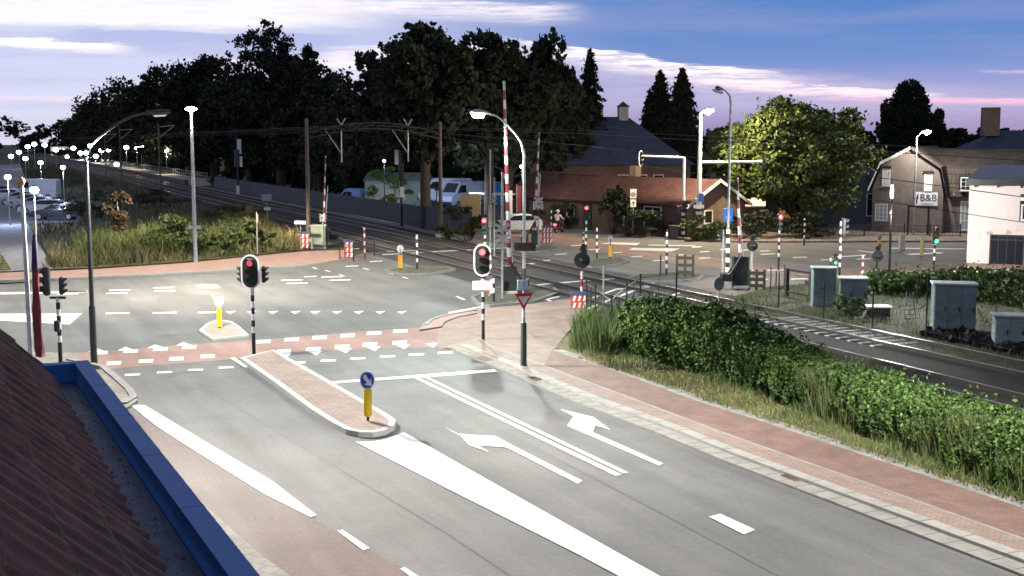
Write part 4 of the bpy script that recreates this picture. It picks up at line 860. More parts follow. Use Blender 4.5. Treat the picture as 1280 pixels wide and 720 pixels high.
# hedges
def hedge(name, label, base, width, hts, n, leaf, mats, weeds=0):
    """base: world polyline of the near foot; the hedge body lies to its left side (away from us)"""
    t = tag(bpy.data.objects.new(name, None), label, 'hedge'); COL.objects.link(t)
    base = [Vector(p) for p in base]; seg = [(base[i+1]-base[i]).length for i in range(len(base)-1)]; cum = np.concatenate([[0], np.cumsum(seg)]); T = cum[-1]
    P = np.array([[p.x, p.y] for p in base]); s = rng.uniform(0, T, n); bx = np.interp(s, cum, P[:, 0]); by = np.interp(s, cum, P[:, 1]); hh_ = np.interp(s, cum, hts)
    i = np.clip(np.searchsorted(cum, s)-1, 0, len(seg)-1); tdir = np.array([(base[k+1]-base[k]).normalized()[:2] for k in range(len(seg))])[i]; nrm = np.stack([-tdir[:, 1], tdir[:, 0]], 1)
    lump = .5*np.sin(s*1.7+1)+.3*np.sin(s*4.1)+.25*np.sin(s*9.3+2); side = rng.uniform(0, 1, n); f = rng.uniform(0, 1, n)
    depth = np.where(side < .48, np.abs(rng.normal(0, .16, n)), f*width); z = np.where(side < .48, f*hh_, hh_-np.abs(rng.normal(0, .13, n)))
    bulge = np.sin(np.clip(z/hh_, 0, 1)*PI)*.28; l2 = np.sin(s*2.3+z*3.1)*np.sin(s*6.1-z*4.)+.6*np.sin(s*13.+z*9); depth = depth-bulge*(side < .48)+lump*.16+np.where(side < .48, .09*l2, 0); edge = np.minimum(depth, width-depth)/width; z = z*(1+lump*.11)+np.where(side >= .48, .10*np.sin(s*7.7+f*9)*np.sin(s*3.3-f*6), 0)-np.where(side >= .48, np.clip(.16-edge, 0, .2)*1.8*hh_*.6, 0)
    ztop = rng.uniform(0, 1, n) > .975; z = z+ztop*rng.uniform(0, .38, n)
    p = np.stack([bx+nrm[:, 0]*depth, by+nrm[:, 1]*depth, np.maximum(z, .03)], 1); vv, q = leaves(p, leaf, .62); arrmesh('foliage', vv, q, mats, t)
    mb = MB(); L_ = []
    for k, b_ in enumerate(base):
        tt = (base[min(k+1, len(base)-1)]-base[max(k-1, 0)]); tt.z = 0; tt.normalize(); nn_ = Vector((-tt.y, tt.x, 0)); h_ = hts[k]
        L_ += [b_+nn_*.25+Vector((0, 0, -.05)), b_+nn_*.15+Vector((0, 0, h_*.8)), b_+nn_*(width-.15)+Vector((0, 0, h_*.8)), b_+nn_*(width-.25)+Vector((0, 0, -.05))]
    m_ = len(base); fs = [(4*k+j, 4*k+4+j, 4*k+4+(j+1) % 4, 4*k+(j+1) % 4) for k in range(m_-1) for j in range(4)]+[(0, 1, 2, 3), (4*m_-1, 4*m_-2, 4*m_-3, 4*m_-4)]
    mb.add([tuple(x) for x in L_], fs).build('dark_core', M('hedge_inside', (.016, .02, .009), .95), t); return t  # solid dark core, its colour standing for the shaded inside of the hedge
hb_px = [(1500, 716), (1400, 672), (1280, 622), (1180, 582), (1070, 540), (980, 506), (932, 490), (905, 481), (830, 459), (778, 441)]
hbp = [G(*p) for p in hb_px]
# walking from right/near to left/far puts the body on the right; reverse for 'left = away'
hbp = hbp[::-1]
lhedge = M('leaf_hedge', (.066, .118, .030), .68, island=.85, var=.5, scale=.9, spec=.22)  # wide per-leaf tone spread stands in for highlights and dark gaps
hedge('long_hedge', 'long dense green hedge between red cycle path and railway', hbp, 2.0, [1.65, 1.85, 1.75, 1.28, 1.15, 1.1, 1.1, 1.1, 1.1, 1.1], 150000, .052, lhedge)
hp2 = [G(*p) for p in ((1070, 366), (1110, 370), (1160, 372), (1230, 378), (1300, 392), (1420, 408))]
hedge('garden_hedge', 'clipped garden hedge in front of the white house', hp2, 1.8, [.8, 1.0, 1.1, 1.45, 1.5, 1.5], 26000, .075, M('leaf_garden', (.075, .115, .03), .55, island=.5))
# grass
def grass(name, polyw, n, h0, h1, mat, w=.012, lean=.5, z=.05, dens=None):
    P = np.array([[p[0], p[1]] for p in polyw]); lo, hi = P.min(0), P.max(0); pts = np.empty((0, 2))
    while len(pts) < n:
        c = rng.uniform(lo, hi, (n*2, 2)); ins = np.zeros(len(c), bool); j = len(P)-1
        for i in range(len(P)):
            a, b = P[i], P[j]; cond = ((a[1] > c[:, 1]) != (b[1] > c[:, 1])) & (c[:, 0] < (b[0]-a[0])*(c[:, 1]-a[1])/(b[1]-a[1]+1e-9)+a[0]); ins ^= cond; j = i
        c = c[ins]
        if dens is not None: c = c[rng.uniform(0, 1, len(c)) < dens(c)]
        pts = np.concatenate([pts, c])
    pts = pts[:n]; a = rng.uniform(0, 2*PI, n); clump = .6+.5*np.sin(pts[:, 0]*1.3+np.sin(pts[:, 1]*.9)*2)*np.cos(pts[:, 1]*1.1)
    h = rng.uniform(h0, h1, n)*np.clip(clump, .25, 1.2); l = rng.normal(0, lean, (n, 2))*h[:, None]; dx = np.stack([np.cos(a), np.sin(a)], 1)*w
    b0 = np.column_stack([pts-dx, np.full(n, z)]); b1 = np.column_stack([pts+dx, np.full(n, z)]); m0 = np.column_stack([pts+l*.35-dx*.7, z+h*.6]); m1 = np.column_stack([pts+l*.35+dx*.7, z+h*.6]); tp = np.column_stack([pts+l+dx*.1, z+h]); t2 = np.column_stack([pts+l-dx*.1, z+h])
    v = np.stack([b0, b1, m1, m0, m0, m1, tp, t2], 1).reshape(-1, 3); i = np.arange(n)[:, None]*8
    q = np.concatenate([i+np.array([[0, 1, 2, 3]]), i+np.array([[4, 5, 6, 7]])]); o = arrmesh(name, v, q, mat); o['kind'] = 'stuff'; return o
gdry = M('grass_dry', (.20, .185, .085), .8, island=.5, var=.4, scale=.4); ggreen = M('grass_green', (.075, .12, .03), .7, island=.5, var=.4, scale=.5); gdark = M('grass_shade', (.085, .09, .05), .8, island=.5, var=.4, scale=.2)
vz = px([(1500, 728), (1280, 634), (1067, 563), (950, 524), (870, 499), (800, 473), (755, 459), (720, 440), (745, 425), (800, 440), (900, 470), (980, 498), (1070, 533), (1280, 615), (1500, 702)], .09)
grass('verge_grass', vz, 9000, .05, .22, gdry, .008, .9, .09); grass('verge_weeds', vz, 5200, .1, .5, ggreen, .012, .35, .09)
grass('hay_grass', px([(715, 447), (760, 447), (930, 492), (990, 512), (960, 524), (800, 473)], .09), 3500, .1, .3, M('hay', (.40, .34, .17), .8, island=.4), .006, 1.6, .09)
grass('tall_weeds', px([(712, 436), (730, 405), (770, 398), (790, 415), (785, 440), (750, 446)], .09), 5000, .35, 1.25, ggreen, .016, .25, .05)
grass('hedge_foot_weeds', px([(980, 508), (1080, 546), (1180, 584), (1280, 624), (1280, 608), (1080, 530), (960, 494)], .09), 5200, .3, 1.35, M('grass_olive', (.085, .11, .035), .7, island=.5), .014, .22, .09)
grass('trackside_tufts', px(rg), 9000, .08, .35, M('grass_track', (.12, .13, .05), .8, island=.5), .014, .5, .05)
grass('field_front_grass', px([(58, 336), (125, 333), (240, 325.5), (320, 317.5), (385, 311), (360, 297), (300, 292), (220, 300), (120, 316), (70, 318)]), 15000, .25, .85, gdry, .022, .3, .04)
grass('field_green_grass', px([(100, 325), (240, 318), (330, 308), (320, 285), (260, 280), (160, 296), (90, 306)]), 9000, .3, 1.3, ggreen, .03, .28, .04)
grass('field_ragged_weeds', px([(110, 330), (240, 322), (360, 312), (340, 290), (250, 285), (150, 298), (95, 318)]), 6000, .9, 2.0, M('grass_weedy', (.13, .15, .05), .75, island=.5, var=.5, scale=.5), .03, .3, .04)
grass('corner_tuft_grass', px([(-60, 313), (-8, 312), (3, 322), (12, 337), (-60, 342)]), 1200, .1, .4, ggreen, .02, .4, .08)
grass('field_tall_grass', px(field), 20000, .3, 1.05, gdark, .045, .3, .04)
grass('mound_dry_grass', px([(300, 300), (380, 308), (345, 290), (310, 268), (280, 268), (270, 285)]), 7000, .5, 1.5, M('grass_straw', (.30, .23, .11), .8, island=.4), .025, .25, .04)
# ================================================================ street lamps
ROADW = (1, .95, .86); WARM = (1, .86, .66); COOL = (.88, 1.0, .92); BLUEW = (.72, .80, 1.0)
lamp_warm = emitm('lamp_glow_warm', (1, .88, .66), 60.); lamp_cool = emitm('lamp_glow_cool', (.9, 1, .9), 60.); lamp_blue = emitm('lamp_glow_blue', (.66, .74, 1), 22.); lamp_soft = emitm('lamp_glow_soft', (1, .98, .92), 5.)
polem = M('pole_paint', (.30, .33, .31), .4, .2); poledark = M('pole_dark', (.05, .055, .055), .45)
POW = dict(centre=2700, left=3800, near=4500, post=9500, high=9500, wall=2300, park=350)
def arm_lamp(name, label, g, h, armv, power, col, mat_head, mat_pole, base_h=1.6, base_mat=None, spot=None, headlen=.75, lit=True, group='curved arm street lamps', bowl=1.):
    """tall mast with a curved arm; armv = horizontal vector to the head, rising to h"""
    t = thing(name, label, 'street lamp', g, 0, group); av = Vector(armv); hh_ = h-av.z
    pts = [(0, 0, base_h), (0, 0, hh_-1.0), (0, 0, hh_-.45)]
    for k in (.08, .25, .5, .75, 1.): pts.append((av.x*k, av.y*k, hh_-.1+(av.z+.1)*(1-(1-k)**1.8)))
    MB().tube([(0, 0, 0), (0, 0, base_h)], [.11, .10], 10).build('base', base_mat or poledark, t)
    MB().tube(pts, [.075, .062, .055, .05, .045, .04, .038, .035], 8).build('pole', mat_pole, t)
    d = Vector((av.x, av.y, .12)).normalized(); e = Vector((av.x, av.y, h)); q = e+d*headlen
    hd = MB().tube([e-d*.1, e+d*.15, e+d*(headlen*.6), q], [.05, .06+.05*bowl, .06+.07*bowl, .05], 8).build('lamp_head', poledark if not lit or bowl < 1 else M('lamp_housing', (.4, .41, .4), .4, .2), t)
    c = e+d*(headlen*.5); dz = -.10
    m = MB(); a = d*.30*(.6+.4*bowl); b = Vector((-d.y, d.x, 0))*.14*(.4+.6*bowl)
    m.add([c+a+b+Vector((0, 0, dz)), c-a+b+Vector((0, 0, dz)), c-a-b+Vector((0, 0, dz)), c+a-b+Vector((0, 0, dz)), c+a*.7+b*.6+Vector((0, 0, dz-.15*bowl)), c-a*.7+b*.6+Vector((0, 0, dz-.15*bowl)), c-a*.7-b*.6+Vector((0, 0, dz-.15*bowl)), c+a*.7-b*.6+Vector((0, 0, dz-.15*bowl))],
          [(4, 5, 6, 7), (0, 1, 5, 4), (1, 2, 6, 5), (2, 3, 7, 6), (3, 0, 4, 7)])
    m.build('lamp_glass', mat_head, hd)
    if power: lamp('SPOT', c+Vector((0, 0, -.3)), power, col, t, .3, spot or 156, batwing=.31)
    return t
def head_at(g, u, v, Y=None):                     # vector from mast base to a head seen at pixel (u,v)
    p = PY(u, v, Y or g.y); return Vector((p.x-g.x, p.y-g.y, p.z))
g = G(655, 374); hd_ = head_at(g, 608, 141)
arm_lamp('street_lamp', 'lit white street lamp on curved mast beside the near barrier', g, hd_.z, (hd_.x, 0, 1.4), POW['centre'], COOL, lamp_cool, M('pole_pale', (.42, .46, .42), .4, .2), 1.4)
g = G(118, 457); hd_ = head_at(g, 180, 140)
arm_lamp('street_lamp', 'black based street lamp with long curved arm at the left junction corner', g, hd_.z, (hd_.x, .6, 1.1), POW['left'], ROADW, emitm('lamp_glow_low', (1, .95, .85), 0.45), poledark, 1.9, spot=153, headlen=.62, bowl=.3)
g = G(909, 347); hd_ = head_at(g, 901, 111)
arm_lamp('street_lamp', 'unlit thin mast with short curved arm and black white banded foot', g, hd_.z, (hd_.x, 0, .35), 0, WARM, M('lamp_glass_off', (.3, .3, .3), .3), polem, 2.6, BW(.3, .5, 'lampfoot'), lit=False, headlen=.3)
# the next lamp of the near road stands on the verge just outside the picture
arm_lamp('street_lamp', 'street lamp on the verge of the near road before the long hedge', Vector((11.4, 17.5, 0)), 8.2, (-1.9, 1.0, 1.1), POW['near'], ROADW, lamp_warm, poledark, 1.9, spot=138)
def post_lamp(label, u, v, vt, power, col, hm, wide=.24, hh_=.2, name='post_lamp', group=None, pole=None, r=.05, base_black=0., lm_='POINT', base_bw=0, Y=None, zb=0.):
    g = G(u, v) if Y is None else PY(u, v, Y); h = ZT(vt, g.y)-zb; t = thing(name, label, 'street lamp', (g.x, g.y, zb), 0, group)
    if base_black: MB().tube([(0, 0, 0), (0, 0, base_black)], r*1.35, 9).build('base', poledark, t)
    MB().tube([(0, 0, base_black), (0, 0, h-.1)], [r*1.15, r*.75], 9).build('pole', pole or galv, t)
    MB().tube([(0, 0, h+hh_*.42), (0, 0, h+hh_*.52), (0, 0, h+hh_*.56)], [wide*.55, wide*.4, .02], 12).build('lamp_cap', poledark, t)
    MB().tube([(0, 0, h+hh_*(.45*math.cos(a)-.05)) for a in np.linspace(PI, .35, 9)], [max(.02, wide*math.sin(a)) for a in np.linspace(PI, .35, 9)], 14).build('lamp_glass', hm, t)
    if power: lamp(lm_, (0, 0, h-hh_-.25), power, col, t, .14, batwing=.42 if base_bw else 0)
    return t, g, h
t, g, h = post_lamp('bright white lamp post standing at the edge of the grass field', 244.5, 328, 136, POW['post'], WARM, lamp_warm, .34, .26, lm_='SPOT', base_bw=1, pole=M('post_white', (.62, .62, .6), .4, .1), r=.11)
MB().box((0, -.06, ZT(284, g.y)), (.72, .03, .2)).build('name_plate', white, t)
# high lamp on the traffic mast (with its signal arm)
g = G(873, 299); h = ZT(140, g.y)
t = thing('lamp_mast', 'tall white mast with bright lamp on top and arm with signal', 'street lamp', g)
MB().tube([(0, 0, 0), (0, 0, 2.2)], [.24, .22], 12).build('base', BW(.35, .48, 'mast'), t)
MB().tube([(0, 0, 2.2), (0, 0, ZT(203, g.y)), (0, 0, h)], [.2, .16, .09], 12).build('pole', white, t)
za = ZT(203, g.y); ax = PY(953, 203, g.y).x-g.x
MB().tube([(0, 0, za), (ax, 0, za+.05)], [.11, .09], 10).build('arm', white, t)
MB().box((ax+.05, 0, za+.1), (.16, .35, 1.0)).build('signal_head', black, t)
hl = MB().tube([(0, 0, h), (.25, -.1, h+.12), (.9, -.3, h+.22)], [.07, .12, .10], 8).build('lamp_head', MATS['lamp_housing'], t)
MB().tube([(.2, -.12, h+.02), (.5, -.2, h-.08), (.9, -.33, h+.12)], [.05, .17, .06], 8).build('lamp_glass', emitm('lamp_glow_high', (1, .9, .68), 120.), hl)
lamp('POINT', (.7, -.75, h-.25), POW['high'], (1, .82, .52), t, .15)
MB().box((.1, -.26, ZT(247, g.y)), (.38, .04, .62)).build('blue_sign', bluesign, t); MB().box((-.05, -.26, ZT(258, g.y)), (.75, .04, .25)).build('arrow_sign', white, t)
# lamp arm on mast in front of the guest house
g = G(1135, 293); g.y -= 1.2; h = ZT(170, g.y); t = thing('street_lamp', 'grey mast with glaring lamp on short arm before the guest house', 'street lamp', g, 0, 'curved arm street lamps')
MB().tube([(0, 0, 0), (0, 0, h)], [.09, .06], 8).build('pole', polem, t); hx = PY(1152, 164, g.y).x-g.x
MB().tube([(0, 0, h-.05), (hx, -.2, h+.3)], .03, 6).build('arm', polem, t)
hl = MB().tube([(hx-.1, -.2, h+.33), (hx+.3, -.25, h+.4), (hx+.6, -.3, h+.4)], [.04, .12, .05], 8).build('lamp_head', MATS['lamp_housing'], t); MB().tube([(hx, -.3, h+.3), (hx+.3, -.33, h+.2), (hx+.6, -.33, h+.33)], [.04, .15, .05], 8).build('lamp_glass', emitm('lamp_glow_wall', (1, .9, .68), 70.), hl)
lamp('POINT', (hx+.3, -.9, h-.05), POW['wall'], ROADW, t, .15)
t, g, h = post_lamp('slim black lamp post with white glowing tube above the garden hedge', 1110.5, 364, 239, 640, (1, .93, .88), emitm('lamp_tube', (.9, .93, 1), 14.), .075, .85, base_bw=1, pole=poledark, r=.06)
# car park lamps
PL_ = [(10, 223), (43, 239), (51, 205), (79, 211), (24, 192), (32, 200), (14, 197), (43, 182), (35, 185), (101, 193), (108, 193), (113, 184), (127, 190), (136, 189), (56, 183), (85, 198), (70, 189), (92, 187), (120, 197), (146, 207), (171, 186), (177, 186), (158, 186), (208, 189)]
PLW = ['nearest the dark estate car', 'behind the dark estate, over the white roofs', 'above the white van', 'beside the dark field bush', 'in the middle of the far cluster', 'just below the far cluster', 'at the left picture edge', 'over the station building front', 'topmost of the far left cluster', 'left of a bright pair', 'right of a bright pair', 'above the bright pair', 'right of the curved arm mast', 'by the pale platform shrub', 'in front of the station wall', 'low beside the station wall', 'at the station roof', 'right of the station', 'low on the platform edge', 'lowest on the platform', 'left of a small pair on the platform', 'right of a small pair on the platform', 'between mast and small pair', 'small and last before the white lamp post']
for i, (u, v) in enumerate(PL_):
    Y = min(330, 4700/max(8, v-178)); zb = 0.; plat = u >= 85
    if plat: k = (u-640)/F*cp; s_ = (33.6*(k*TN.y-TN.x))/(TD.x-k*TD.y); Y = trk(33.6, s_).y; zb = .88
    lb = ('bluish white globe lamp on thin post ' if not plat and Y < 300 else 'small bright lamp on the platform ' if plat else 'distant bluish lamp ')+PLW[i]
    sc = max(1.15, Y/120)
    post_lamp(lb, u, v+5, v-2, {0: 2600, 1: 600, 2: 2400, 3: 1500, 9: 2500, 12: 2500, 18: 1500, 19: 1800, 20: 1800, 22: 1200, 23: 1600}.get(i, 0), (.55, .66, 1) if not plat else WARM, lamp_blue if (u < 130 and i != 1) else M('lamp_glow_white', (.8, .8, .8), .3, emit=(1, .97, .93), es=18.), .24*sc, .42*sc, 'globe_lamp', 'small lamps of the car park and platform', Y=Y, zb=zb, r=.045)
# yard lamp near the blue van
g = PY(481, 270, 118); t, g, h = post_lamp('small white yard lamp above the blue van', 481, 275, 201, 800, BLUEW, lamp_soft, .16, .3, 'yard_lamp', Y=118, pole=black)
post_lamp('tiny yard lamp beside the left catenary mast', 389, 268, 199, 150, WARM, lamp_soft, .12, .25, 'yard_lamp', Y=140, pole=black)
t, g, h = post_lamp('small bright lamp in front of the red cottage roof', 652, 300, 208, 700, WARM, emitm('lamp_mini', (1, .97, .9), 14.), .16, .26, 'yard_lamp', Y=98, pole=black)
lamp('POINT', PY(672, 222, 101.5), 120, WARM, None, .1, name='porch_light').parent = t; bpy.context.view_layer.update()
pl_ = [o for o in t.children if o.name.startswith('porch_light')][0]; pl_.location = (PY(672, 222, 101.5)-t.location)
# ================================================================ traffic signals
def stadium(w, h, n=10): 
    r = w/2; return [(math.cos(a)*r, h/2-r+math.sin(a)*r) for a in np.linspace(0, PI, n)]+[(math.cos(a)*r, -h/2+r+math.sin(a)*r) for a in np.linspace(PI, 2*PI, n)]
def head(parent, c, rz=0., lit=None, board=True, w=.62, hgt=1.14, small=False, litmat=None):
    c = Vector(c); m = Matrix.Rotation(rz, 3, 'Z'); k = .62 if small else 1.
    hb_ = MB().rbox(c, (.30*k, .20*k, .92*k), .04, rz).build('signal_head', black, parent)
    if board:
        MB().outline(stadium(w-.06, hgt-.06), c+m @ Vector((0, -.075, 0)), .02, rz).build('backboard', black, parent)
        MB().ringoutline(stadium(w, hgt), stadium(w-.1, hgt-.1), c+m @ Vector((0, -.082, 0)), .03, rz).build('backboard_border', M('reflective_white', (.85, .85, .84), .4, var=.03), parent)
    for i, (nm, off) in enumerate((('red', red_off), ('amber', amber_off), ('green', green_off))):
        z = (.29-.29*i)*k; on = {'red': red_on, 'green': green_on}.get(nm) if lit == nm else off
        if lit == nm and litmat: on = litmat
        MB().disc(c+m @ Vector((0, -.115*k, z)), .105*k, .03, 16, rz).build('lens', on, hb_, nm+(' lens, lit' if lit == nm else ' lens, dark'))
        vz_ = MB(); q = []
        for y in (-.10, -.30):
            for a in np.linspace(-.35, PI+.35, 9): q.append(c+m @ Vector((math.cos(a)*.125*k, y*k-(0 if y > -.2 else (math.sin(a)-1)*.05), z+math.sin(a)*.125*k)))
        vz_.add(q, [(j, j+1, 10+j, 9+j) for j in range(8)]); vz_.build('visor', black, hb_)
    return hb_
def signal(label, u, v, vt, lit=None, rz=0., board=True, bw=None, group='traffic signals', side=None, name='traffic_signal', headh=1.14, dark=False, litmat=None, small=False):
    g = G(u, v); h = ZT(vt, g.y); t = thing(name, label, 'traffic light', g, 0, group)
    MB().tube([(0, 0, 0), (0, 0, h-(headh if board else .2))], .06 if not small else .05, 10).build('pole', bw or BW(.75, .42, 'signal'), t)
    m = Matrix.Rotation(rz, 3, 'Z'); head(t, m @ Vector((0, -.12, 0))+Vector((0, 0, h-headh/2)), rz, lit, board, litmat=litmat, small=small)
    return t, g, h
t, g, h = signal('red lit traffic signal with white oval border and a white plate below', 604, 426, 304.5, 'red', R(-4))
MB().box((-.02, -.1, ZT(356.5, g.y)), (.70, .03, .32)).build('text_plate', white, t)
for dz in (.07, -.07): MB().box((.0 if dz > 0 else .1, -.118, ZT(356.5, g.y)+dz), (.5 if dz > 0 else .35, .006, .025)).build('plate_line', M('faint_ink', (.35, .35, .35), .5), t)
t, g, h = signal('half lit traffic signal with white oval border on median, side heads behind', 317.5, 444, 317.5, 'red', R(-4), litmat=red_dim)
for sx in (-1, 1): head(t, (sx*.36, .12, h-.68), R(90*sx), None, False, small=True)
# signal at the left corner seen from behind: two heads on a fork
g = G(76, 457); h = ZT(372, g.y); t = thing('traffic_signal', 'black traffic signal with two heads seen from behind, next to the flagpole', 'traffic light', g, 0, 'traffic signals')
MB().tube([(0, 0, 0), (0, 0, h)], .065, 10).build('pole', BW(.75, .42, 'signal'), t); MB().box((0, 0, h), (.5, .07, .07)).build('fork', black, t)
head(t, (-.33, 0, ZT(351, g.y)), R(-75), None, False); head(t, (.13, 0, ZT(357, g.y)), R(80), None, False, small=True); MB().rbox((-.03, -.1, ZT(407, g.y)), (.16, .16, .36), .03).build('push_button_box', black, t)
signal('red traffic signal on banded post before the cottages', 732.5, 321, 256, 'red', 0, False, headh=.95, group='traffic signals')
signal('traffic signal with deep red lamp behind the near barrier', 606, 345, 271, 'red', R(-6), False, BW(.4, .4, 'rear'), headh=.95)
signal('green signal on banded post before the guest house', 1167, 343, 283, 'green', 0, False, headh=.95)
signal('red signal with blue signs on its banded post under the big tree', 973, 338, 267, 'red', 0, False, headh=.9)
signal('dark signal turned away on banded post beside the low grey cabinet', 1049, 352, 272, None, R(100), False, headh=.95)
for uu, vv, vt_, lt, lb in ((1046, 340, 316, 'green', 'small green cycle signal beside the tall grey cabinet'),): 
    g = G(1047, 346); t = thing('cycle_signal', lb, 'traffic light', (g.x-.25, g.y-.3, 0), 0); MB().tube([(0, 0, 0), (0, 0, 1.0)], .04, 8).build('pole', black, t); head(t, (0, -.1, ZT(323, g.y)), 0, 'green', False, small=True)
signal('dark signal turned sideways on the post with the blue square sign', 903, 347, 282, None, R(-90), False, M('post_plain', (.3, .3, .3), .5), headh=.9, small=True)
# gantry arm signal left
g = G(853.5, 299); h = ZT(197, g.y); t = thing('gantry_signal', 'white bent gantry with signal over the road, banded foot', 'traffic light', g); ax = PY(800, 194.5, g.y).x-g.x
MB().tube([(0, 0, 0), (0, 0, 2.7)], [.13, .12], 10).build('base', BW(.35, .46, 'gantry'), t); MB().tube([(0, 0, 2.7), (0, 0, h-.02), (.0, 0, h)], [.12, .10, .10], 10).build('pole', white, t); MB().tube([(.06, 0, h), (ax, 0, h+.12)], [.10, .08], 10).build('arm', white, t)
head(t, (ax, 0, h-.05), R(55), None, True, .62, 1.14); head(t, (.05, -.15, ZT(258, g.y)), R(30), None, False); head(t, (-.3, 0, ZT(262, g.y)), R(-90), None, False, small=True)
MB().box((.06, -.22, ZT(250, g.y)), (.1, .02, .5)).build('status_light', emitm('teal_glow', (.5, .95, .8), .5), t)
# banded posts
def bpost(label, u, v, vt, mat, r=.055, name='banded_post', group='banded posts', cap=True):
    g = G(u, v); h = ZT(vt, g.y); t = thing(name, label, 'post', g, 0, group); MB().tube([(0, 0, 0), (0, 0, h)], r, 10).build('post', mat, t)
    if cap: MB().tube([(0, 0, h), (0, 0, h+.05)], [r*1.1, r*.5], 10).build('cap', black, t)
    return t, g, h
bwp = BW(.5, .42, 'post'); rwp = RW(.4, .46, 'post')
bpost('black and white banded post on the far traffic island', 746, 326, 284, bwp); bpost('black and white banded post behind the red signal before the cottages', 729, 318, 290, bwp, .045)
bpost('black and white banded post with tall black top on the right island', 833, 347, 288, bwp); bpost('black and white banded post on the left island beside the amber bollard', 521.5, 339, 294, bwp)
bpost('red and white banded post near the striped board left of the tracks', 456, 324, 284, rwp); bpost('banded post with white box on top near the big tree', 1005, 307, 273, bwp)
t, g, h = bpost('banded post with small round knob among the near barrier', 617, 380, 346, bwp, .06)
bpost('banded post holding white boxes beside the near barrier cross', 689, 306, 262, bwp, .05)
t, g, h = bpost('red and pink banded stub post left of the garden hedge', 1078, 347, 318, RW(.2, .4, 'stub'))
bpost('short banded cycle post beside the tall grey cabinet', 1038, 338, 322, bwp, .05)
# ================================================================ bollards and signs
g = G(460, 532); t = thing('keep_right_bollard', 'yellow traffic bollard with blue arrow disc on the median tip', 'bollard', (g.x, g.y, .12)); zt = lambda v: ZT(v, g.y)-.12
MB().tube([(0, 0, 0), (0, 0, .22)], .035, 10).build('foot', black, t); MB().tube([(0, 0, .12), (0, 0, .16), (0, 0, zt(487)), (0, 0, zt(486))], [.09, .105, .105, .09], 16).build('sleeve', yellow, t); MB().tube([(0, 0, zt(487)), (0, 0, zt(480))], .04, 8).build('neck', black, t)
ds = MB().disc((0, -.02, zt(475)), .185, .05, 28, 0, sz=1.22).build('sign_disc', M('sign_rim', (.45, .55, .85), .4), t); MB().disc((0, -.055, zt(475)), .155, .02, 28, 0, sz=1.22).build('sign_face', bluesign, ds)
ar = [(-.09, .10), (-.04, .13), (.05, -.01), (.085, .07), (.10, -.12), (-.075, -.085), (-.01, -.045), (-.10, .05)]
MB().outline([(x*1.05, z*1.2) for x, z in ar], (.01, -.072, zt(475)), .012).build('arrow', M('arrow_white', (.85, .85, .85), .5), ds)
g = G(274.5, 412); t = thing('keep_right_bollard', 'yellow bollard with pale disc seen edge on, on the small white rimmed island', 'bollard', (g.x, g.y, .07)); zt = lambda v: ZT(v, g.y)-.07
MB().tube([(0, 0, .04), (0, 0, zt(385))], .095, 14).build('sleeve', M('yellow_bright', (.85, .72, .03), .4), t); MB().tube([(0, 0, 0), (0, 0, .06)], .06, 10).build('foot', black, t)
ds = MB().disc((0, 0, zt(377)), .2, .06, 24, 0, sx=.9).build('sign_disc', M('disc_grey', (.55, .56, .56), .5), t); MB().box((-.05, -.035, zt(377)), (.035, .02, .22)).build('bracket', greym, ds); MB().box((.05, -.035, zt(377)), (.035, .02, .22)).build('bracket', greym, ds)
def amber(label, u, v, vt, top, mat=dullyellow):
    g = G(u, v); t = thing('amber_bollard', label, 'bollard', (g.x, g.y, .11), 0, 'amber bollards'); zt = lambda q: ZT(q, g.y)-.11
    MB().tube([(0, 0, 0), (0, 0, .15)], .07, 10).build('foot', black, t); MB().tube([(0, 0, .1), (0, 0, zt(vt))], .125, 12).build('sleeve', mat, t); MB().disc((0, .02, zt(top)), .21, .05, 18, R(35)).build('sign_disc', greym, t); MB().tube([(0, 0, zt(vt)), (0, 0, zt(top))], .03, 6).build('neck', black, t)
amber('dull amber bollard on the left island near the tracks', 500.5, 340, 319, 311); amber('amber bollard on the far island before the cottages', 763, 325, 307, 299)
amber('amber bollard on post base before the guest house forecourt', 1099, 315, 301, 296)
# yield sign
g = G(654.5, 457, .1); t = thing('yield_sign', 'yield sign with red triangle and pale plate on dark post at pavement', 'road sign', g); zt = lambda v: ZT(v, g.y)-.1
MB().tube([(0, 0, 0), (0, 0, zt(403))], [.10, .095], 12).build('pole_base', M('post_green', (.06, .085, .08), .45), t); MB().tube([(0, 0, zt(403)), (0, 0, zt(352))], .045, 10).build('pole', greym, t); MB().tube([(0, 0, zt(397)), (0, 0, zt(388))], .055, 10).build('pole_clamp', white, t)
w, z0, z1 = .31, zt(366), zt(387); zc = (z0+z1)/2
o_ = [(-w, z0-zc), (w, z0-zc), (0, z1-zc)]; i_ = [(-w*.62, (z0-zc)*.70), (w*.62, (z0-zc)*.70), (0, (z1-zc)*.42)]
sf = MB().outline(o_, (0, -.065, zc), .02, R(22)).build('sign_face', redsign, t); MB().outline([(x, z-.02) for x, z in i_], (.005, -.08, zc), .012, R(22)).build('sign_centre', M('sign_pale', (.62, .64, .62), .5), sf)
MB().box((-.03, -.02, zt(356)), (.34, .03, .30), R(14)).build('street_plate', M('plate_blue', (.45, .62, .72), .5), t)
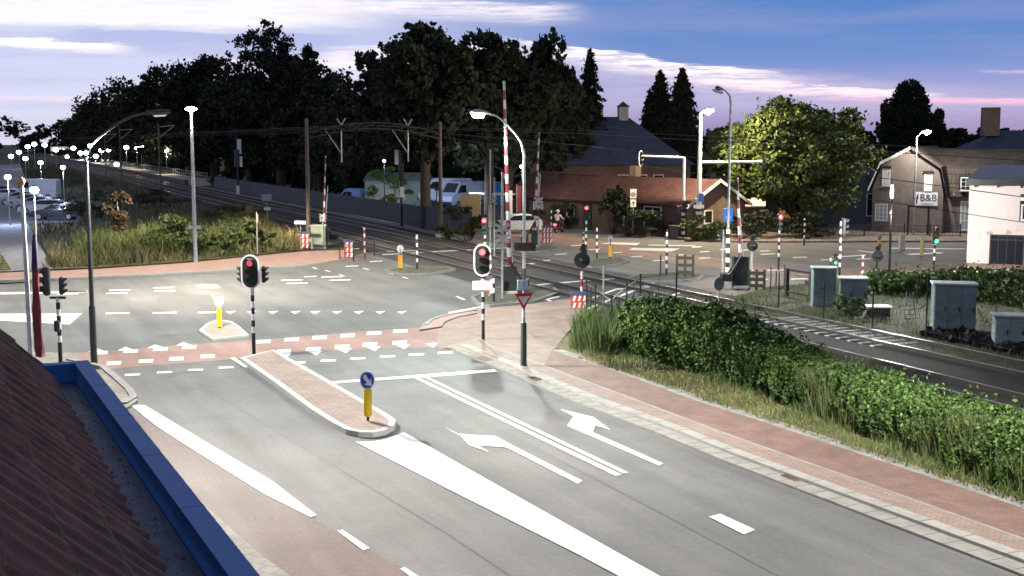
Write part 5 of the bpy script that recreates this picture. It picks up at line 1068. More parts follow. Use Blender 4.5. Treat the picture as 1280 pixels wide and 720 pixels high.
# blue square sign on the unlit mast, speed zone sign, others
g = G(908, 346.5); t = thing('cycle_sign', 'blue square sign with white marks on the banded lamp mast', 'road sign', (g.x, g.y-.16, ZT(272, g.y)))
MB().box((0, 0, .15), (.46, .03, .66)).build('sign_face', M('blue_bright', (.015, .13, .62), .4), t)
mb = MB(); mb.disc((0, -.02, .30), .06, .012, 12); mb.box((0, -.02, .20), (.1, .012, .09)); mb.box((0, -.02, .04), (.26, .012, .035)); mb.box((0, -.02, -.04), (.2, .012, .03)); mb.build('sign_marks', white, t)
g = G(791, 296); zt = lambda v: ZT(v, g.y); t = thing('zone_sign', 'white speed zone sign with smaller arrow plate before the cottages', 'road sign', g)
MB().tube([(0, 0, 0), (0, 0, zt(236))], .035, 8).build('pole', greym, t); sf = MB().box((0, -.05, zt(242)), (.46, .03, .68)).build('sign_face', white, t)
MB().disc((0, -.075, zt(243)), .17, .012, 20, 0, .125).build('sign_ring', M('grey_ring', (.12, .10, .12), .5), sf); mb = MB(); mb.box((-.05, -.075, zt(243)), (.05, .012, .14)); mb.box((.05, -.075, zt(243)), (.05, .012, .14)); mb.build('sign_digits', black, sf)
s2 = MB().box((0, -.05, zt(254)), (.42, .03, .56)).build('lower_plate', white, t); MB().outline([(0, .16), (.1, .02), (.035, .02), (.035, -.15), (-.035, -.15), (-.035, .02), (-.1, .02)], (0, -.075, zt(254)), .012).build('arrow', black, s2)
g = G(898, 386); t = thing('round_sign', 'grey back of a round sign standing beside the track', 'road sign', g); MB().tube([(0, 0, 0), (0, 0, ZT(350, g.y))], .03, 8).build('pole', greym, t); MB().disc((0, -.05, ZT(355, g.y)), .225, .025, 24, R(12), sz=1.25).build('sign_disc', M('sign_back', (.13, .15, .17), .5, .2), t)
for u, v, z_, lb, w, h_ in ((322, 318, 265, 'pale grey marker post with narrow top at the field edge', .0, 0), (417, 318, 0, '', 0, 0)):
    if lb: g = G(u, v); t = thing('marker_post', lb, 'post', g); MB().tube([(0, 0, 0), (0, 0, ZT(z_, g.y))], .045, 8).build('post', M('marker', (.42, .41, .36), .6), t); MB().box((.05, -.02, ZT(z_+8, g.y)), (.1, .1, .5)).build('plate', M('marker', (.42, .41, .36)), t)
# flagpole with furled flag near the roof
g = PY(40, 470, 36); g.z = 0; t = thing('flagpole', 'white flagpole with copper ball top beyond the tiled roof', 'flagpole', g); h = ZT(233, 36)
MB().tube([(0, 0, 0), (-.02, 0, h*.5), (-.05, 0, h)], [.075, .07, .055], 12).build('pole', M('flagpole_white', (.55, .57, .6), .35), t)
MB().tube([(-.05, 0, h), (-.05, 0, h+.06), (-.05, 0, h+.14), (-.05, 0, h+.22), (-.05, 0, h+.27)], [.03, .09, .115, .09, .02], 14).build('ball', M('copper', (.5, .25, .16), .35, .5), t)
ft_ = thing('flag', 'furled red and dark blue flag hanging from the white flagpole', 'flag', (g.x, g.y-.12, 0))
def cloth(name, mat, pts, r):
    mb = MB(); n = 14; vs = []
    for i, p in enumerate(pts):
        for k in range(n):
            a = 2*PI*k/n; rr = r[i]*(1+.35*math.sin(3*a+i*.5)+.15*math.sin(5*a-i*.9)); vs.append((p.x-ft_.location.x+math.cos(a)*rr, p.y-ft_.location.y+math.sin(a)*rr, p.z))
    mb.add(vs, [(i*n+k, i*n+(k+1) % n, i*n+n+(k+1) % n, i*n+n+k) for i in range(len(pts)-1) for k in range(n)]+[tuple(range(n)), tuple(range(len(pts)*n-1, len(pts)*n-n-1, -1))], True); mb.build(name, mat, ft_)
ln = [PY(42+.45*(k/14)*k+.2*k, 292+11.*k, 35.9) for k in range(15)]
cloth('blue_band', M('flag_blue', (.03, .02, .08), .8, var=.3, scale=9), ln[:5], [.02, .05, .065, .07, .075]); cloth('red_band', M('flag_red', (.15, .025, .035), .8, var=.45, scale=9), [p+Vector((.0, -.012, 0)) for p in ln[4:]], [.075, .08, .085, .09, .095, .1, .105, .11, .11, .11, .1])
# ================================================================ level crossing furniture
rwb = RW(0, .84, 'boom')
def barrier(label, u, v, vt, top_u, rboom=.07, cross=True, rz=0., cw=1, per=rwb, wide=1., tall=1.1):
    g = G(u, v); h = ZT(vt, g.y); tx = PY(top_u, vt, g.y).x-g.x; t = thing('crossing_barrier', label, 'level crossing barrier', (g.x, g.y, .1), rz, 'level crossing barriers')
    MB().rbox((0, 0, tall/2), (.42*wide, .5, tall), .04).build('drive_cabinet', black, t); MB().box((0, 0, .06), (.7, .8, .12)).build('footing', concrete, t)
    px_ = .0; mb = MB()
    for sy in (-.28, .28): mb.tube([(.0, sy, 1.6), (cw*.35, sy, .95), (cw*.62, sy, .55)], .05, 6)
    mb.box((cw*.66, 0, .5), (.5, .75, .35)); mb.build('counterweight', black, t)
    mb = MB(); n = 16; mb.tube([(tx*k/n, 0, 1.0+(h-1.1)*k/n) for k in range(n+1)], [rboom*(1.15-.6*k/n) for k in range(n+1)], 8); mb.build('boom', per, t)
    mb = MB(); [mb.tube([(tx*k/9+.13, -.02, 1.2+(h-1.1)*k/9*.55), (tx*k/9+.13, -.02, 1.2+(h-1.1)*(k+1)/9*.55)], .018, 5) for k in range(9)]; mb.build('boom_stay', galv, t)
    return t, g, h
barrier('tallest red and white barrier boom raised beside the near signal', 637, 369, 101, 630, .10, cw=1, wide=1.6, tall=1.3)
barrier('raised barrier boom rising in front of the red cottage roof', 668, 310, 165, 674, .08, cw=-1)
barrier('raised barrier boom left of the tracks beside the relay cabinet', 405, 307, 195, 407, .07, cw=1)
barrier('raised barrier boom at the right end of the crossing', 925, 362, 222, 922, .075, cw=-1, wide=1.8, tall=1.5)
def crosspost(label, u, v, vt, vc, cs=1., rz=0., board=None, off=0.):
    """post with a St Andrew's cross (white with red tips) and a dark lamp board"""
    g = G(u, v); h = ZT(vt, g.y); zt = lambda q: ZT(q, g.y); t = thing('crossing_sign', label, 'crossing sign', (g.x, g.y, .1), 0, 'crossing signs')
    MB().tube([(0, 0, 0), (0, 0, h-.1)], .05, 10).build('post', polem, t)
    for dz, nm in ((.28, 'cross'), (-.28, 'cross')):
        mb = MB(); c = (0, -.1, zt(vc)+dz*cs)
        for a in (R(28), R(-28)): mb.box((c[0], c[1]-(.012 if a > 0 else 0), c[2]), (.86*cs, .02, .17*cs), rz, 0, a)
        mb.build(nm, M('cross_white', (.46, .46, .47), .6, var=.25, scale=8), t)
    if board:
        bb_ = MB().outline(stadium(.75, .36) if False else [(-.45, -.19), (.45, -.19), (.5, 0), (.45, .19), (-.45, .19), (-.5, 0)], (off, -.12, zt(board)), .05, rz).build('lamp_board', black, t)
        for sx in (-.24, .24): MB().disc((off+sx, -.16, zt(board)), .1, .03, 14, rz).build('lens', red_off, bb_)
    return t
crosspost('crossing cross post at the near barrier with lamp board', 628, 376, 215, 294, .8, 0, 311, 1.0)
crosspost('crossing cross post at the far barrier by the cottage roof', 673, 312, 215, 256, .75, 0, 268)
crosspost('small cross post in front of the blue van', 618, 322, 222, 250, .5, R(40)); crosspost('white topped thin post with cross arms beside the relay cabinet', 404, 310, 270, 274, .5, R(20))
g = G(613, 318); t = thing('thin_mast', 'thin grey mast left of the tallest barrier boom', 'post', g); MB().tube([(0, 0, 0), (0, 0, ZT(187, g.y))], [.06, .045], 8).build('post', polem, t); MB().box((0, 0, ZT(270, g.y)), (.25, .1, 1.4)).build('plate', M('pale_plate', (.35, .34, .3), .6), t)
# round warning lamps seen from behind
def warnlamp(label, u, v, vc, rw, mat, r=.34, base=True, rz=0.):
    g = G(u, v); t = thing('warning_light', label, 'warning light', g, 0, 'round crossing warning lights'); zc = ZT(vc, g.y)
    MB().tube([(0, 0, 0), (0, 0, zc+.1)], .055, 10).build('post', mat, t); d_ = MB().disc((0, -.08, zc), r, .04, 26, rz).build('backboard', black, t); MB().tube([(0, -.1, zc), (0, -.28, zc), (0, -.30, zc)], [.13, .11, .02], 14).build('lamp_housing', black, t); MB().tube([(.05, .12, zc+r+.1), (.05, -.2, zc+r+.28)], [.16, .09], 8).build('bell', black, t)
warnlamp('round black warning light on red white post before the fence', 727, 392, 325, 1, RW(.2, .62, 'warn'), .33); warnlamp('round black warning light beside the right barrier', 939, 356, 307, 0, polem, .27, rz=R(-20)); warnlamp('low round black warning light left of the garden hedge', 1096, 341, 320, 0, black, .3)
# striped boards
def striped(label, c, w, h, rz, cols=3, rows=2, z=.4):
    t = thing('striped_board', label, 'barrier board', (c.x, c.y, 0), rz, 'striped warning boards'); bd_ = MB().box((0, 0, z+h/2), (w, .05, h)).build('board', M('board_red', (.45, .045, .035), .5), t)
    mb = MB(); rh = h/rows
    for r_ in range(rows):
        for k in range(cols): x = -w/2+(k+.28)*w/cols; q = w/cols*.5; zz = z+rh*r_; mb.add([(x, -.03, zz+.03), (x+q, -.03, zz+.03), (x+q+.06*(1 if r_ else 1), -.03, zz+rh-.03), (x+.06, -.03, zz+rh-.03)], [(0, 1, 2, 3)])
    mb.build('stripes', white, bd_); lg = MB(); lg.box((-w*.3, .03, z/2), (.05, .05, z)); lg.box((w*.3, .03, z/2), (.05, .05, z)); lg.build('legs', greym, t)
    MB().box((0, 0, z+h+.07), (w*1.05, .14, .12)).build('top_lamp_bar', M('bar_blue', (.05, .09, .22), .5), t); return t
striped('red and white striped board leaning at the black fence', G(723, 398), .62, .55, R(6)); striped('striped board with dark cap left of the red white post', G(436, 324), .55, .95, 0, 2, 3, .1); striped('striped board with dark cap beside the grey green relay cabinet', G(381, 312), .55, .95, 0, 2, 3, .1); striped('white and red striped board among the near barrier', G(614, 373), .35, .7, R(-20), 1, 3, .2); striped('striped board by the scooter rider at the far barrier', G(684, 308), .7, 1.1, R(10), 3, 3, .2)
# cabinets
def cabinet(label, u0, u1, v, vt, depth, mat, rz=0., name='relay_cabinet', doors=2, group='grey trackside cabinets'):
    g = G((u0+u1)/2, v); w = (u1-u0)/F*g.y; h = ZT(vt, g.y+.0); t = thing(name, label, 'cabinet', (g.x, g.y+depth/2, 0), rz, group)
    b_ = MB().rbox((0, 0, h/2+.03), (w, depth, h-.12), .02).build('body', mat, t); MB().rbox((0, 0, h-.02), (w+.12, depth+.14, .07), .015).build('lid', M('lid_grey', (.42, .45, .42), .6), t); MB().box((0, 0, .0), (w+.06, depth+.06, .14)).build('plinth', concrete, t)
    for k in range(doors):
        x = -w/2+(k+.5)*w/doors; d_ = MB().rbox((x, -depth/2-.008, h/2+.02), (w/doors-.06, .03, h-.3), .01).build('door', mat, t); MB().box((x+w/doors*.32, -depth/2-.04, h*.5), (.04, .05, .16)).build('handle', black, d_)
    return t
cab = M('cabinet_grey', (.19, .23, .24), .55, var=.25, scale=2.0); cabg = M('cabinet_green', (.30, .34, .26), .6, var=.2, scale=2)
cabinet('tall wide grey cabinet at the track edge on the right', 1170, 1221, 418, 355, .9, cab, R(-12), doors=3); cabinet('tall grey cabinet beside the black gate frame', 1017, 1046, 386, 335, .8, cab, R(-8))
cabinet('low wide grey cabinet behind the weedy bush', 1051, 1085, 388, 348, .9, cab, R(-8)); cabinet('squat pale cabinet at the right picture edge', 1247, 1284, 436, 395, .8, M('cabinet_pale', (.30, .36, .34), .6, var=.2, scale=2), R(-14)); cabinet('grey green cabinet at the foot of the left catenary mast', 388, 406, 310, 282, .9, cabg, R(6), doors=1)
cabinet('low dark box between cabinets and ladder', 1087, 1114, 399, 384, .7, M('dark_box', (.06, .065, .055), .7), R(-8), 'dark_box', 1)
# steel ladder frame
g = G(1137, 404); t = thing('step_frame', 'narrow steel step frame leaning beside the dark box', 'ladder', g, R(-8)); h = ZT(366, g.y); mb = MB(); mb.tube([(-.24, 0, 0), (-.12, .2, h)], .025, 6); mb.tube([(.24, 0, 0), (.12, .2, h)], .025, 6); mb.build('stiles', polem, t); mb = MB(); mb.tube([(0, .01, .02), (0, .2, h*.98)], .012, 5); [mb.tube([(-.22+.02*k, .03*k, h*k/7), (.22-.02*k, .03*k, h*k/7)], .018, 5) for k in range(1, 7)]; mb.build('rungs', polem, t)
# black fences near the crossing
def meshfence(label, pts, h, name='metal_fence', bars=9, panel=True, mat=black):
    t = thing(name, label, 'fence', (pts[0].x, pts[0].y, 0)); loc = Vector((pts[0].x, pts[0].y, 0))
    for p in pts: q = p-loc; MB().box((q.x, q.y, h/2+.05), (.07, .07, h+.1)).build('post', mat, t)
    for a, b in zip(pts[:-1], pts[1:]):
        a, b = a-loc, b-loc; mb = MB(); mb.tube([(a.x, a.y, h-.08), (b.x, b.y, h-.08)], .022, 5); mb.tube([(a.x, a.y, .2), (b.x, b.y, .2)], .022, 5); mb.tube([((a.x+b.x)/2, (a.y+b.y)/2, .2), ((a.x+b.x)/2, (a.y+b.y)/2, h-.08)], .015, 4)
        if panel: [mb.tube([(a.x+(b.x-a.x)*k/bars, a.y+(b.y-a.y)*k/bars, .2), (a.x+(b.x-a.x)*k/bars, a.y+(b.y-a.y)*k/bars, h-.08)], .010, 4) for k in range(1, bars)]
        mb.build('rail_panel', mat, t)
    return t
meshfence('black barred fence between striped board and hedge end', [G(733, 398), G(744, 405), G(764, 424)], 1.45, bars=5); meshfence('black railing running along the hedge top behind the yellow tag', [G(764, 426), G(783, 405), G(800, 392), G(845, 384)], 1.55, bars=2)
g = G(754, 402); t = thing('thin_post', 'thin tall grey post at the black barred fence', 'post', g); MB().tube([(0, 0, 0), (0, 0, ZT(334, g.y))], .03, 8).build('post', polem, t); MB().tube([(0, 0, ZT(334, g.y)), (0, 0, ZT(333, g.y))], [.05, .02], 8).build('cap', polem, t)
g = G(776, 430); t = thing('tag_plate', 'small yellow tag plate on the railing at the hedge', 'plate', (g.x, g.y, ZT(395, g.y))); MB().box((0, 0, 0), (.19, .03, .23), R(15)).build('plate', M('tag_yellow', (.62, .58, .22), .5), t); MB().box((0, .035, -.6), (.03, .03, 1.4)).build('stake', black, t)
def chicane(label, u0, u1, v, vt, rz=0.):
    g = G((u0+u1)/2, v); w = (u1-u0)/F*g.y; h = ZT(vt, g.y); t = thing('chicane_gate', label, 'gate', g, rz, 'dark wooden chicane gates')
    for x in (-w/2, 0, w/2): MB().box((x, 0, h/2), (.13, .13, h)).build('post', wood, t)
    for z in (.32, .62, .92): MB().box((0, -.08, h*z-.08), (w+.1, .03, .16)).build('rail', wood, t)
chicane('dark wooden chicane gate on the right island', 846, 866, 348, 318, R(-10)); chicane('dark wooden chicane gate beside the right barrier', 936, 955, 363, 337, R(-14)); 
g = G(799, 350)
t = thing('thin_post', 'thin black post left of the wooden chicane gate', 'post', (G(825.5, 347).x, G(825.5, 347).y, 0)); MB().tube([(0, 0, 0), (0, 0, 1.15)], .04, 8).build('post', black, t); MB().tube([(0, 0, 1.15), (0, 0, 1.19)], [.04, .015], 8).build('cap', black, t)
ga, gb = G(983, 371), G(1013, 377); d = gb-ga; t = thing('gate_frame', 'black rectangular gate frame left of the tall grey cabinet', 'gate', ga, math.atan2(d.y, d.x)); L0 = d.length; h = ZT(335, ga.y)
for x in (0, L0): MB().box((x, 0, h/2), (.16, .16, h)).build('post', wood, t)
MB().box((L0/2, 0, h-.06), (L0-.17, .1, .1)).build('top_rail', black, t); MB().box((L0/2, 0, .25), (L0-.17, .08, .08)).build('bottom_rail', black, t); MB().box((L0-.22, -.05, h*.62), (.25, .06, .2)).build('lock', black, t)
for i, (u, v, vt) in enumerate(((973, 386, 341), (1029, 402, 351), (1090, 414, 361), (1157, 425, 345), (963, 366, 332), (980, 362, 330), (970, 360, 340), (1146, 380, 348))):
    bpost(('thin dark fence post in the grass beside the round grey sign', 'thin dark fence post before the tall grey cabinet', 'thin dark fence post at the dark box', 'thin dark fence post left of the big wide cabinet', 'dark slim post beside the wooden chicane', 'dark slim post next to the gate frame', 'dark short post behind the wooden chicane', 'thin dark post in front of the garden hedge')[i], u, v, vt, black, .03, 'fence_post', 'thin dark fence posts')
# wire of that fence
ps = [G(u, v) for u, v in ((973, 386), (1029, 402), (1090, 414), (1157, 428), (1280, 456))]; mb = MB()
for z in (.4, .8, 1.15): mb.tube([p+Vector((0, 0, z)) for p in ps], .006, 4)
tag(mb.build('fence_wire', black), 'thin wire strands strung between dark fence posts at the track', 'wire')
meshfence('dark railing in front of the guest house', [G(1040, 297), G(1080, 297), G(1130, 297), G(1162, 297), G(1200, 298)], 1.0, bars=8); meshfence('low dark railing beside the left tracks', [G(425, 326), G(442, 327), G(468, 320)], 1.05, bars=2, panel=False)
g = G(1160, 297); t = thing('frame_rack', 'black square gate frame below the B&B sign', 'gate', (g.x-1.2, g.y+1, 0)); h = 2.3
for x in (0, 1.5): MB().box((x, 0, h/2), (.1, .1, h)).build('post', black, t)
MB().box((.75, 0, h-.05), (1.38, .08, .08)).build('rail', black, t)
# bins and signal boxes
for i, (u, v, h, w, lb) in enumerate(((841, 299, 1.05, .62, 'black wheeled bin at the cottage wall'), (1127, 313, 1.1, .35, 'pale grey stone post before the guest house'), (1152, 320, 1.2, .18, 'small yellowish ticket post on the right road'))):
    g = G(u, v); t = thing(('wheeled_bin', 'stone_post', 'ticket_post')[i], lb, ('bin', 'post', 'post')[i], g); m_ = (black, concrete, M('pale_yellow', (.55, .48, .2), .5))[i]
    MB().rbox((0, 0, h*.47), (w, w*1.1, h*.9), .03).build('body', m_, t); MB().rbox((0, -.02, h*.95), (w*1.08, w*1.2, .07), .02).build('lid' if i == 0 else 'cap', m_ if i != 2 else greym, t)
for i, (u, v, v0, v1, lb) in enumerate(((502, 283, 188, 208, 'dark railway signal with white number panels before the shed'), (298, 243, 172, 196, 'dark railway signal with white panels left of the catenary'))):
    g = G(u, v); zt = lambda q: ZT(q, g.y); t = thing('railway_signal', lb, 'railway signal', g, 0, 'railway signals'); k = g.y/F
    MB().tube([(0, 0, 0), (0, 0, zt(v0-2))], .12, 8).build('mast', M('signal_dark', (.02, .025, .05), .5), t); MB().box((-k*5 if i == 0 else k*3, -.2, (zt(v0)+zt(v1))/2+.1), (k*5, .06, k*18)).build('number_panel', white, t); MB().box((.1 if i == 0 else k*3, -.2, zt(v0+52 if i == 0 else v0+30)), (k*(5 if i == 0 else 7), .06, k*13)).build('lower_panel', white, t); MB().rbox((0, -.1, zt(v0+26)), (k*7, .3, k*22), .05).build('signal_head', black, t)
    if i == 1: MB().box((k*0, -.2, zt(v0+67)), (k*4, .06, k*14)).build('foot_panel', white, t)
for i, (u, v, vt, w, lb) in enumerate(((376, 312, 278, .75, 'small white tee shaped sign at the field end'), (335, 292, 261, .5, 'tiny white sign plate in the dark beside the tracks'), (334, 275, 247, .9, 'pale double sign plate at the fence foot'), (420, 253, 233, .7, 'small white plate above the screened fence'))):
    g = G(u, v); t = thing('track_sign', lb, 'sign', g, 0, 'small trackside sign plates'); h = ZT(vt, g.y); MB().tube([(0, 0, 0), (0, 0, h)], .03, 6).build('pole', greym, t); MB().box((0, -.05, h), (w, .03, .22 if i != 2 else .6)).build('plate', white if i != 2 else M('plate_dim', (.25, .28, .33), .6), t)
# ================================================================ vehicles
carglass = M('car_glass', (.012, .015, .02), .08, spec=.6); tyre = rubber; rim = M('alloy', (.45, .45, .47), .3, .7)
def car_mesh(L_, prof, W_, mat, parent, name='body', nar=.86, zs=.75):
    """side profile (x,z) lofted across the width; narrowing above the belt line"""
    mb = MB(); n = len(prof); vs = []
    for y, k in ((-1, 1.), (-.9, 0), (.9, 0), (1, 1.)):
        for x, z in prof:
            f = 1. if z < zs else 1-(1-nar)*(z-zs)/.7; inset_ = .03 if k else 0
            vs.append((x*(1-(.012 if k else 0)), y*W_/2*f, z-(inset_ if z > .3 else 0)))
    fs = [tuple(range(n)), tuple(range(4*n-1, 3*n-1, -1))]
    for r_ in range(3): fs += [(r_*n+k, r_*n+n+k, r_*n+n+(k+1) % n, r_*n+(k+1) % n) for k in range(n)]
    return mb.add(vs, fs).build(name, mat, parent)
def wheels(t, xs, W_, r):
    for x in xs:
        for sy in (-1, 1):
            w = MB().disc((x, sy*(W_/2-.1), r), r, .2, 18).build('wheel', tyre, t); MB().disc((x, sy*(W_/2-.0), r), r*.62, .03, 14).build('rim', rim, w)
def car(label, loc, rz, paint_, kind='estate', group='parked cars'):
    t = thing('parked_car' if group else 'waiting_car', label, 'car', loc, rz, group)
    if kind == 'estate': prof = [(-2.2, .3), (2.15, .3), (2.2, .6), (2.12, 1.0), (1.75, 1.42), (.9, 1.50), (-.2, 1.46), (-.95, 1.0), (-2.0, .82), (-2.22, .55)]; gl = [(-.82, 1.02), (-.18, 1.38), (.9, 1.42), (1.7, 1.35), (2.0, 1.02)]
    else: prof = [(-2.0, .3), (1.95, .3), (2.0, .6), (1.9, 1.0), (1.35, 1.40), (.5, 1.48), (-.3, 1.43), (-1.0, 1.0), (-1.8, .84), (-2.02, .55)]; gl = [(-.85, 1.02), (-.28, 1.36), (.5, 1.40), (1.3, 1.33), (1.7, 1.02)]
    car_mesh(4.4, prof, 1.78, paint_, t)
    for sy in (-1, 1):
        q = MB(); f0 = lambda z: 1-(.14)*max(0, z-.75)/.7; vs = [(x, sy*(1.78/2*f0(z)+dy), z) for dy in (-.05, .012) for x, z in gl]; n = len(gl); q.add(vs, [tuple(range(n)), tuple(range(2*n-1, n-1, -1))]+[(k, n+k, n+(k+1) % n, (k+1) % n) for k in range(n)]); q.build('side_window', carglass, t)
    MB().add([(-.98, -.72, 1.03), (-.98, .72, 1.03), (-.26, .62, 1.42), (-.26, -.62, 1.42)], [(0, 1, 2, 3)]).build('windscreen', carglass, t)
    wheels(t, (-1.35, 1.3), 1.78, .32)
    for sy in (-.62, .62): MB().rbox((-2.1, sy, .68), (.14, .34, .15), .03).build('headlight', M('headlight', (.6, .6, .62), .1), t)
    for sy in (-.7, .7): MB().box((2.12, sy, .88), (.1, .22, .2)).build('tail_light', M('tail_light', (.2, .01, .01), .3), t)
    return t
silver = M('car_silver', (.42, .44, .47), .3, .5); wpaint = M('car_white', (.62, .64, .68), .3); navy = M('car_navy', (.012, .014, .024), .2, spec=.6); bluep = M('car_blue', (.08, .14, .30), .3)
rowd = vpdir(-107); facing = math.atan2(rowd.x, -rowd.y)
cars = [('dark blue estate car, nearest in the car park', 71, 274.5, navy, 'estate'), ('white estate car just behind the dark one', 54, 268, wpaint, 'estate'), ('silver hatchback third in the parked row', 44, 263, silver, 'hatch'), ('white hatchback showing its nose, fourth in the row', 33, 259, wpaint, 'hatch'), ('silver estate car behind the white hatchback', 24, 255.5, silver, 'estate'), ('white small car at the left edge of the row', 8, 251, wpaint, 'hatch'), ('blue small car last at the left picture edge', 1, 246, bluep, 'hatch')]
for lb, u, v, p_, k_ in cars: g = G(u, v); car(lb, g, R(4), p_, k_)
def van(label, loc, rz, p_, kind='panel', group=None, s=1.):
    t = thing('delivery_van', label, 'van', loc, rz, group); t.scale = (s, s, s)
    prof = [(-2.7, .35), (2.7, .35), (2.75, 2.35), (2.6, 2.5), (-1.0, 2.55), (-1.35, 2.45), (-2.05, 1.5), (-2.65, 1.15), (-2.8, .7)]
    car_mesh(5.5, prof, 2.0, p_, t, nar=.93, zs=1.2)
    for sy in (-1, 1): q = MB(); q.add([(x, sy*y, z) for y in (.93, 1.0) for x, z in ((-1.85, 1.5), (-1.3, 2.2), (-.6, 2.2), (-.6, 1.5))], [(0, 1, 2, 3), (7, 6, 5, 4), (0, 4, 5, 1), (1, 5, 6, 2), (2, 6, 7, 3), (3, 7, 4, 0)]); q.build('side_window', carglass, t)
    MB().add([(-2.06, -.82, 1.53), (-2.06, .82, 1.53), (-1.4, .76, 2.4), (-1.4, -.76, 2.4)], [(0, 1, 2, 3)]).build('windscreen', carglass, t)
    for sy in (-.72, .72): MB().rbox((-2.68, sy, 1.0), (.16, .3, .25), .03).build('headlight', MATS['headlight'], t)
    for sy in (-1.12, 1.12): MB().rbox((-1.75, sy, 1.6), (.1, .2, .3), .02).build('mirror', black, t)
    MB().box((-2.78, 0, .5), (.12, 1.9, .25)).build('bumper', black, t); wheels(t, (-1.8, 1.7), 2.0, .36); return t
vblue = M('van_blue', (.05, .27, .62), .35); vwhite = M('van_white', (.50, .56, .68), .35); vlight = M('van_pale', (.30, .40, .60), .35)
g = G(46, 249.5); van('big white van above the parked cars in the car park', g, R(2), wpaint)
VG = 'vans parked in the yard'
def vy(u, vt, Y): p = PY(u, vt, Y); return Vector((p.x, Y, p.z-2.55))
for lb, u, vt, Y, rz, p_ in (('white box bodied van with cab facing left, behind a dark trunk', 556, 222.5, 128, R(8), vwhite), ('pale van with windscreen towards us, between white and blue van', 578, 226.5, 122, R(52), vlight), ('bright blue van at the right end of the yard', 596, 227.5, 125, R(42), vblue), ('pale blue van standing alone left of the shed', 447, 235, 131, R(4), M('van_sky', (.12, .24, .46), .35))):
    p = vy(u, vt, Y); van(lb, (p.x, p.y, max(-.04, min(p.z, .9)) if False else p.z), rz, p_, group=VG)
yd = [lamp('SPOT', (0, 0, 0), 3800, BLUEW, None, .2, 120, 'yard_flood')]
fp = PY(600, 300, 104); t = thing('flood_post', 'short floodlight post lighting the parked vans', 'lamp', (PY(546, 250, 105).x, 105, 0)); MB().tube([(0, 0, 0), (0, 0, 3.0)], .05, 8).build('pole', black, t); MB().rbox((0, .1, 3.1), (.4, .15, .3), .03).build('lamp_head', black, t)
yd[0].parent = t; yd[0].location = (0, .5, 3.1); yd[0].rotation_euler = (R(84), 0, R(-8))
# ================================================================ scooter with rider
def scooter(loc, rz):
    t = thing('motor_scooter', 'dark motor scooter with glowing red tail light near the cottages', 'scooter', loc, rz)
    for y in (-.6, .6): w = MB().disc((0, y, .24), .24, .1, 16, PI/2).build('wheel', tyre, t); MB().disc((0, y, .24), .14, .12, 12, PI/2).build('rim', rim, w)
    mb = MB(); mb.rbox((0, -.45, .55), (.30, .75, .36), .08); mb.rbox((0, .05, .3), (.28, .6, .12), .03); mb.tube([(0, .35, .3), (0, .55, .75), (0, .48, 1.0)], [.14, .16, .07], 8); mb.build('body', M('scooter_red', (.09, .012, .015), .3), t)
    MB().rbox((0, -.42, .78), (.28, .7, .1), .04).build('seat', black, t); MB().tube([(-.33, .38, 1.05), (0, .48, 1.02), (.33, .38, 1.05)], .02, 6).build('handlebar', black, t); MB().rbox((0, -.86, .68), (.24, .06, .12), .02).build('tail_light', emitm('tail_glow', (1, .06, .08), 10.), t); MB().box((0, -.85, .5), (.18, .02, .14)).build('number_plate', dullyellow, t)
    return t
sl_ = G(699, 291); scooter((sl_.x, sl_.y, 0), R(-25))
def skinbody(name, joints, edges, mat, parent, root=0, sub=2):
    me = bpy.data.meshes.new(name); me.from_pydata([j[:3] for j in joints], edges, []); o = bpy.data.objects.new(name, me); COL.objects.link(o)
    md = o.modifiers.new('skin', 'SKIN'); sk = me.skin_vertices[0].data
    for i, j in enumerate(joints): sk[i].radius = (j[3], j[3] if len(j) < 5 else j[4]); sk[i].use_root = i == root
    ss = o.modifiers.new('sub', 'SUBSURF'); ss.levels = ss.render_levels = sub
    dg = bpy.context.evaluated_depsgraph_get(); m2 = bpy.data.meshes.new_from_object(o.evaluated_get(dg)); bpy.data.objects.remove(o); m2.materials.clear(); m2.materials.append(mat)
    m2.polygons.foreach_set('use_smooth', [True]*len(m2.polygons)); o2 = bpy.data.objects.new(name, m2); COL.objects.link(o2); o2.parent = parent; return o2
pt = thing('person', 'scooter rider in white top and white helmet, seen from behind', 'person', (sl_.x, sl_.y, 0), R(-25))
skin_m = M('skin', (.42, .26, .19), .6)
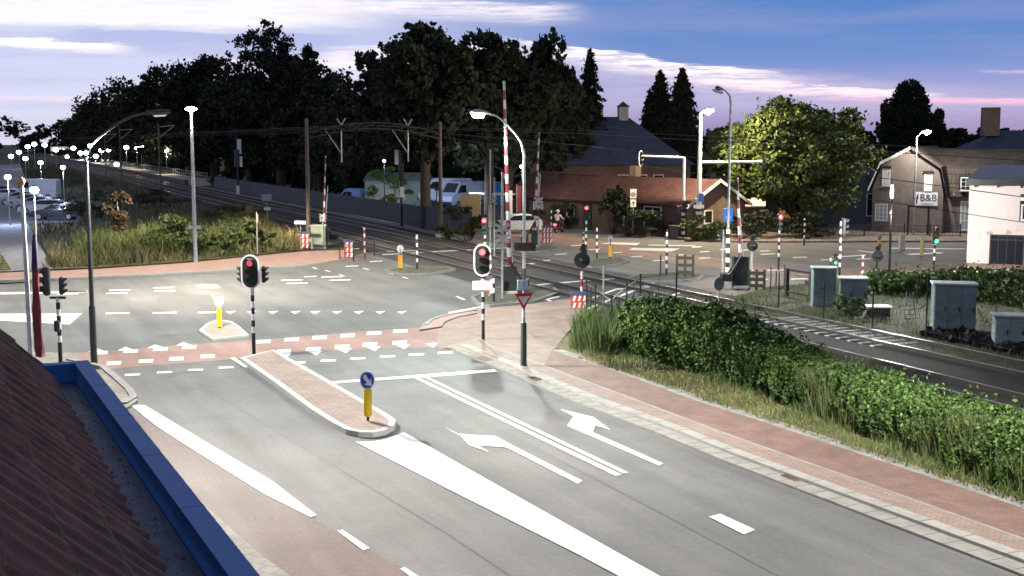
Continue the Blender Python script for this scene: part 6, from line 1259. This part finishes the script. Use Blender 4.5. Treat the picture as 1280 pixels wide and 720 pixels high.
J = [(0, -.42, .90, .15, .13), (0, -.38, 1.15, .15, .12), (0, -.33, 1.38, .17, .11), (0, -.30, 1.50, .06), (0, -.28, 1.58, .075), (0, -.26, 1.68, .10), (0, -.26, 1.78, .075),
     (-.19, -.32, 1.40, .065), (-.27, -.12, 1.18, .048), (-.28, .22, 1.08, .04), (-.29, .36, 1.06, .038), (.19, -.32, 1.40, .065), (.27, -.12, 1.18, .048), (.28, .22, 1.08, .04), (.29, .36, 1.06, .038),
     (-.11, -.36, .88, .10), (-.17, .08, .84, .075), (-.15, .12, .42, .055), (-.15, .24, .37, .045), (.11, -.36, .88, .10), (.17, .08, .84, .075), (.15, .12, .42, .055), (.15, .24, .37, .045)]
E = [(0, 1), (1, 2), (2, 3), (3, 4), (4, 5), (5, 6), (2, 7), (7, 8), (8, 9), (9, 10), (2, 11), (11, 12), (12, 13), (13, 14), (0, 15), (15, 16), (16, 17), (17, 18), (0, 19), (19, 20), (20, 21), (21, 22)]
skinbody('body', J, E, skin_m, pt)
top = [(x, y, z, *[r+.018 for r in rr]) for x, y, z, *rr in (J[0], J[1], J[2])]+[(J[7][0], J[7][1], J[7][2], .085), (J[8][0], J[8][1], J[8][2], .066), (J[9][0], J[9][1]-.05, J[9][2]+.01, .056), (J[11][0], J[11][1], J[11][2], .085), (J[12][0], J[12][1], J[12][2], .066), (J[13][0], J[13][1]-.05, J[13][2]+.01, .056)]
skinbody('jacket', top, [(0, 1), (1, 2), (2, 3), (3, 4), (4, 5), (2, 6), (6, 7), (7, 8)], M('jacket_white', (.55, .50, .52), .8), pt)
tr_ = [(0, -.42, .92, .17, .14)]+[(*J[i][:3], J[i][3]+.02) for i in (15, 16, 17, 19, 20, 21)]
skinbody('trousers', tr_, [(0, 1), (1, 2), (2, 3), (0, 4), (4, 5), (5, 6)], M('trousers', (.03, .03, .05), .8), pt)
MB().tube([(0, -.27, 1.60), (0, -.27, 1.66), (0, -.265, 1.74), (0, -.26, 1.82), (0, -.26, 1.85)], [.11, .14, .145, .10, .03], 14).build('helmet', M('helmet_white', (.6, .58, .6), .25), pt)
# white low van/trailer and wall behind the far barrier
g = G(655, 292); car('white car waiting behind the far barrier', (g.x-.6, g.y+.8, 0), R(8), wpaint, 'hatch', None)
g = G(646, 288); t = thing('banner', 'red and white banner standing behind the far barrier', 'banner', (g.x, g.y+2.2, 0)); MB().tube([(0, 0, 0), (0, 0, 3.6)], .03, 6).build('pole', greym, t); MB().box((.33, 0, 2.4), (.62, .03, 2.2)).build('cloth', M('banner_red', (.22, .03, .04), .7), t); MB().box((-.5, .0, 2.1), (.3, .03, 2.0)).build('white_cloth', white, t)
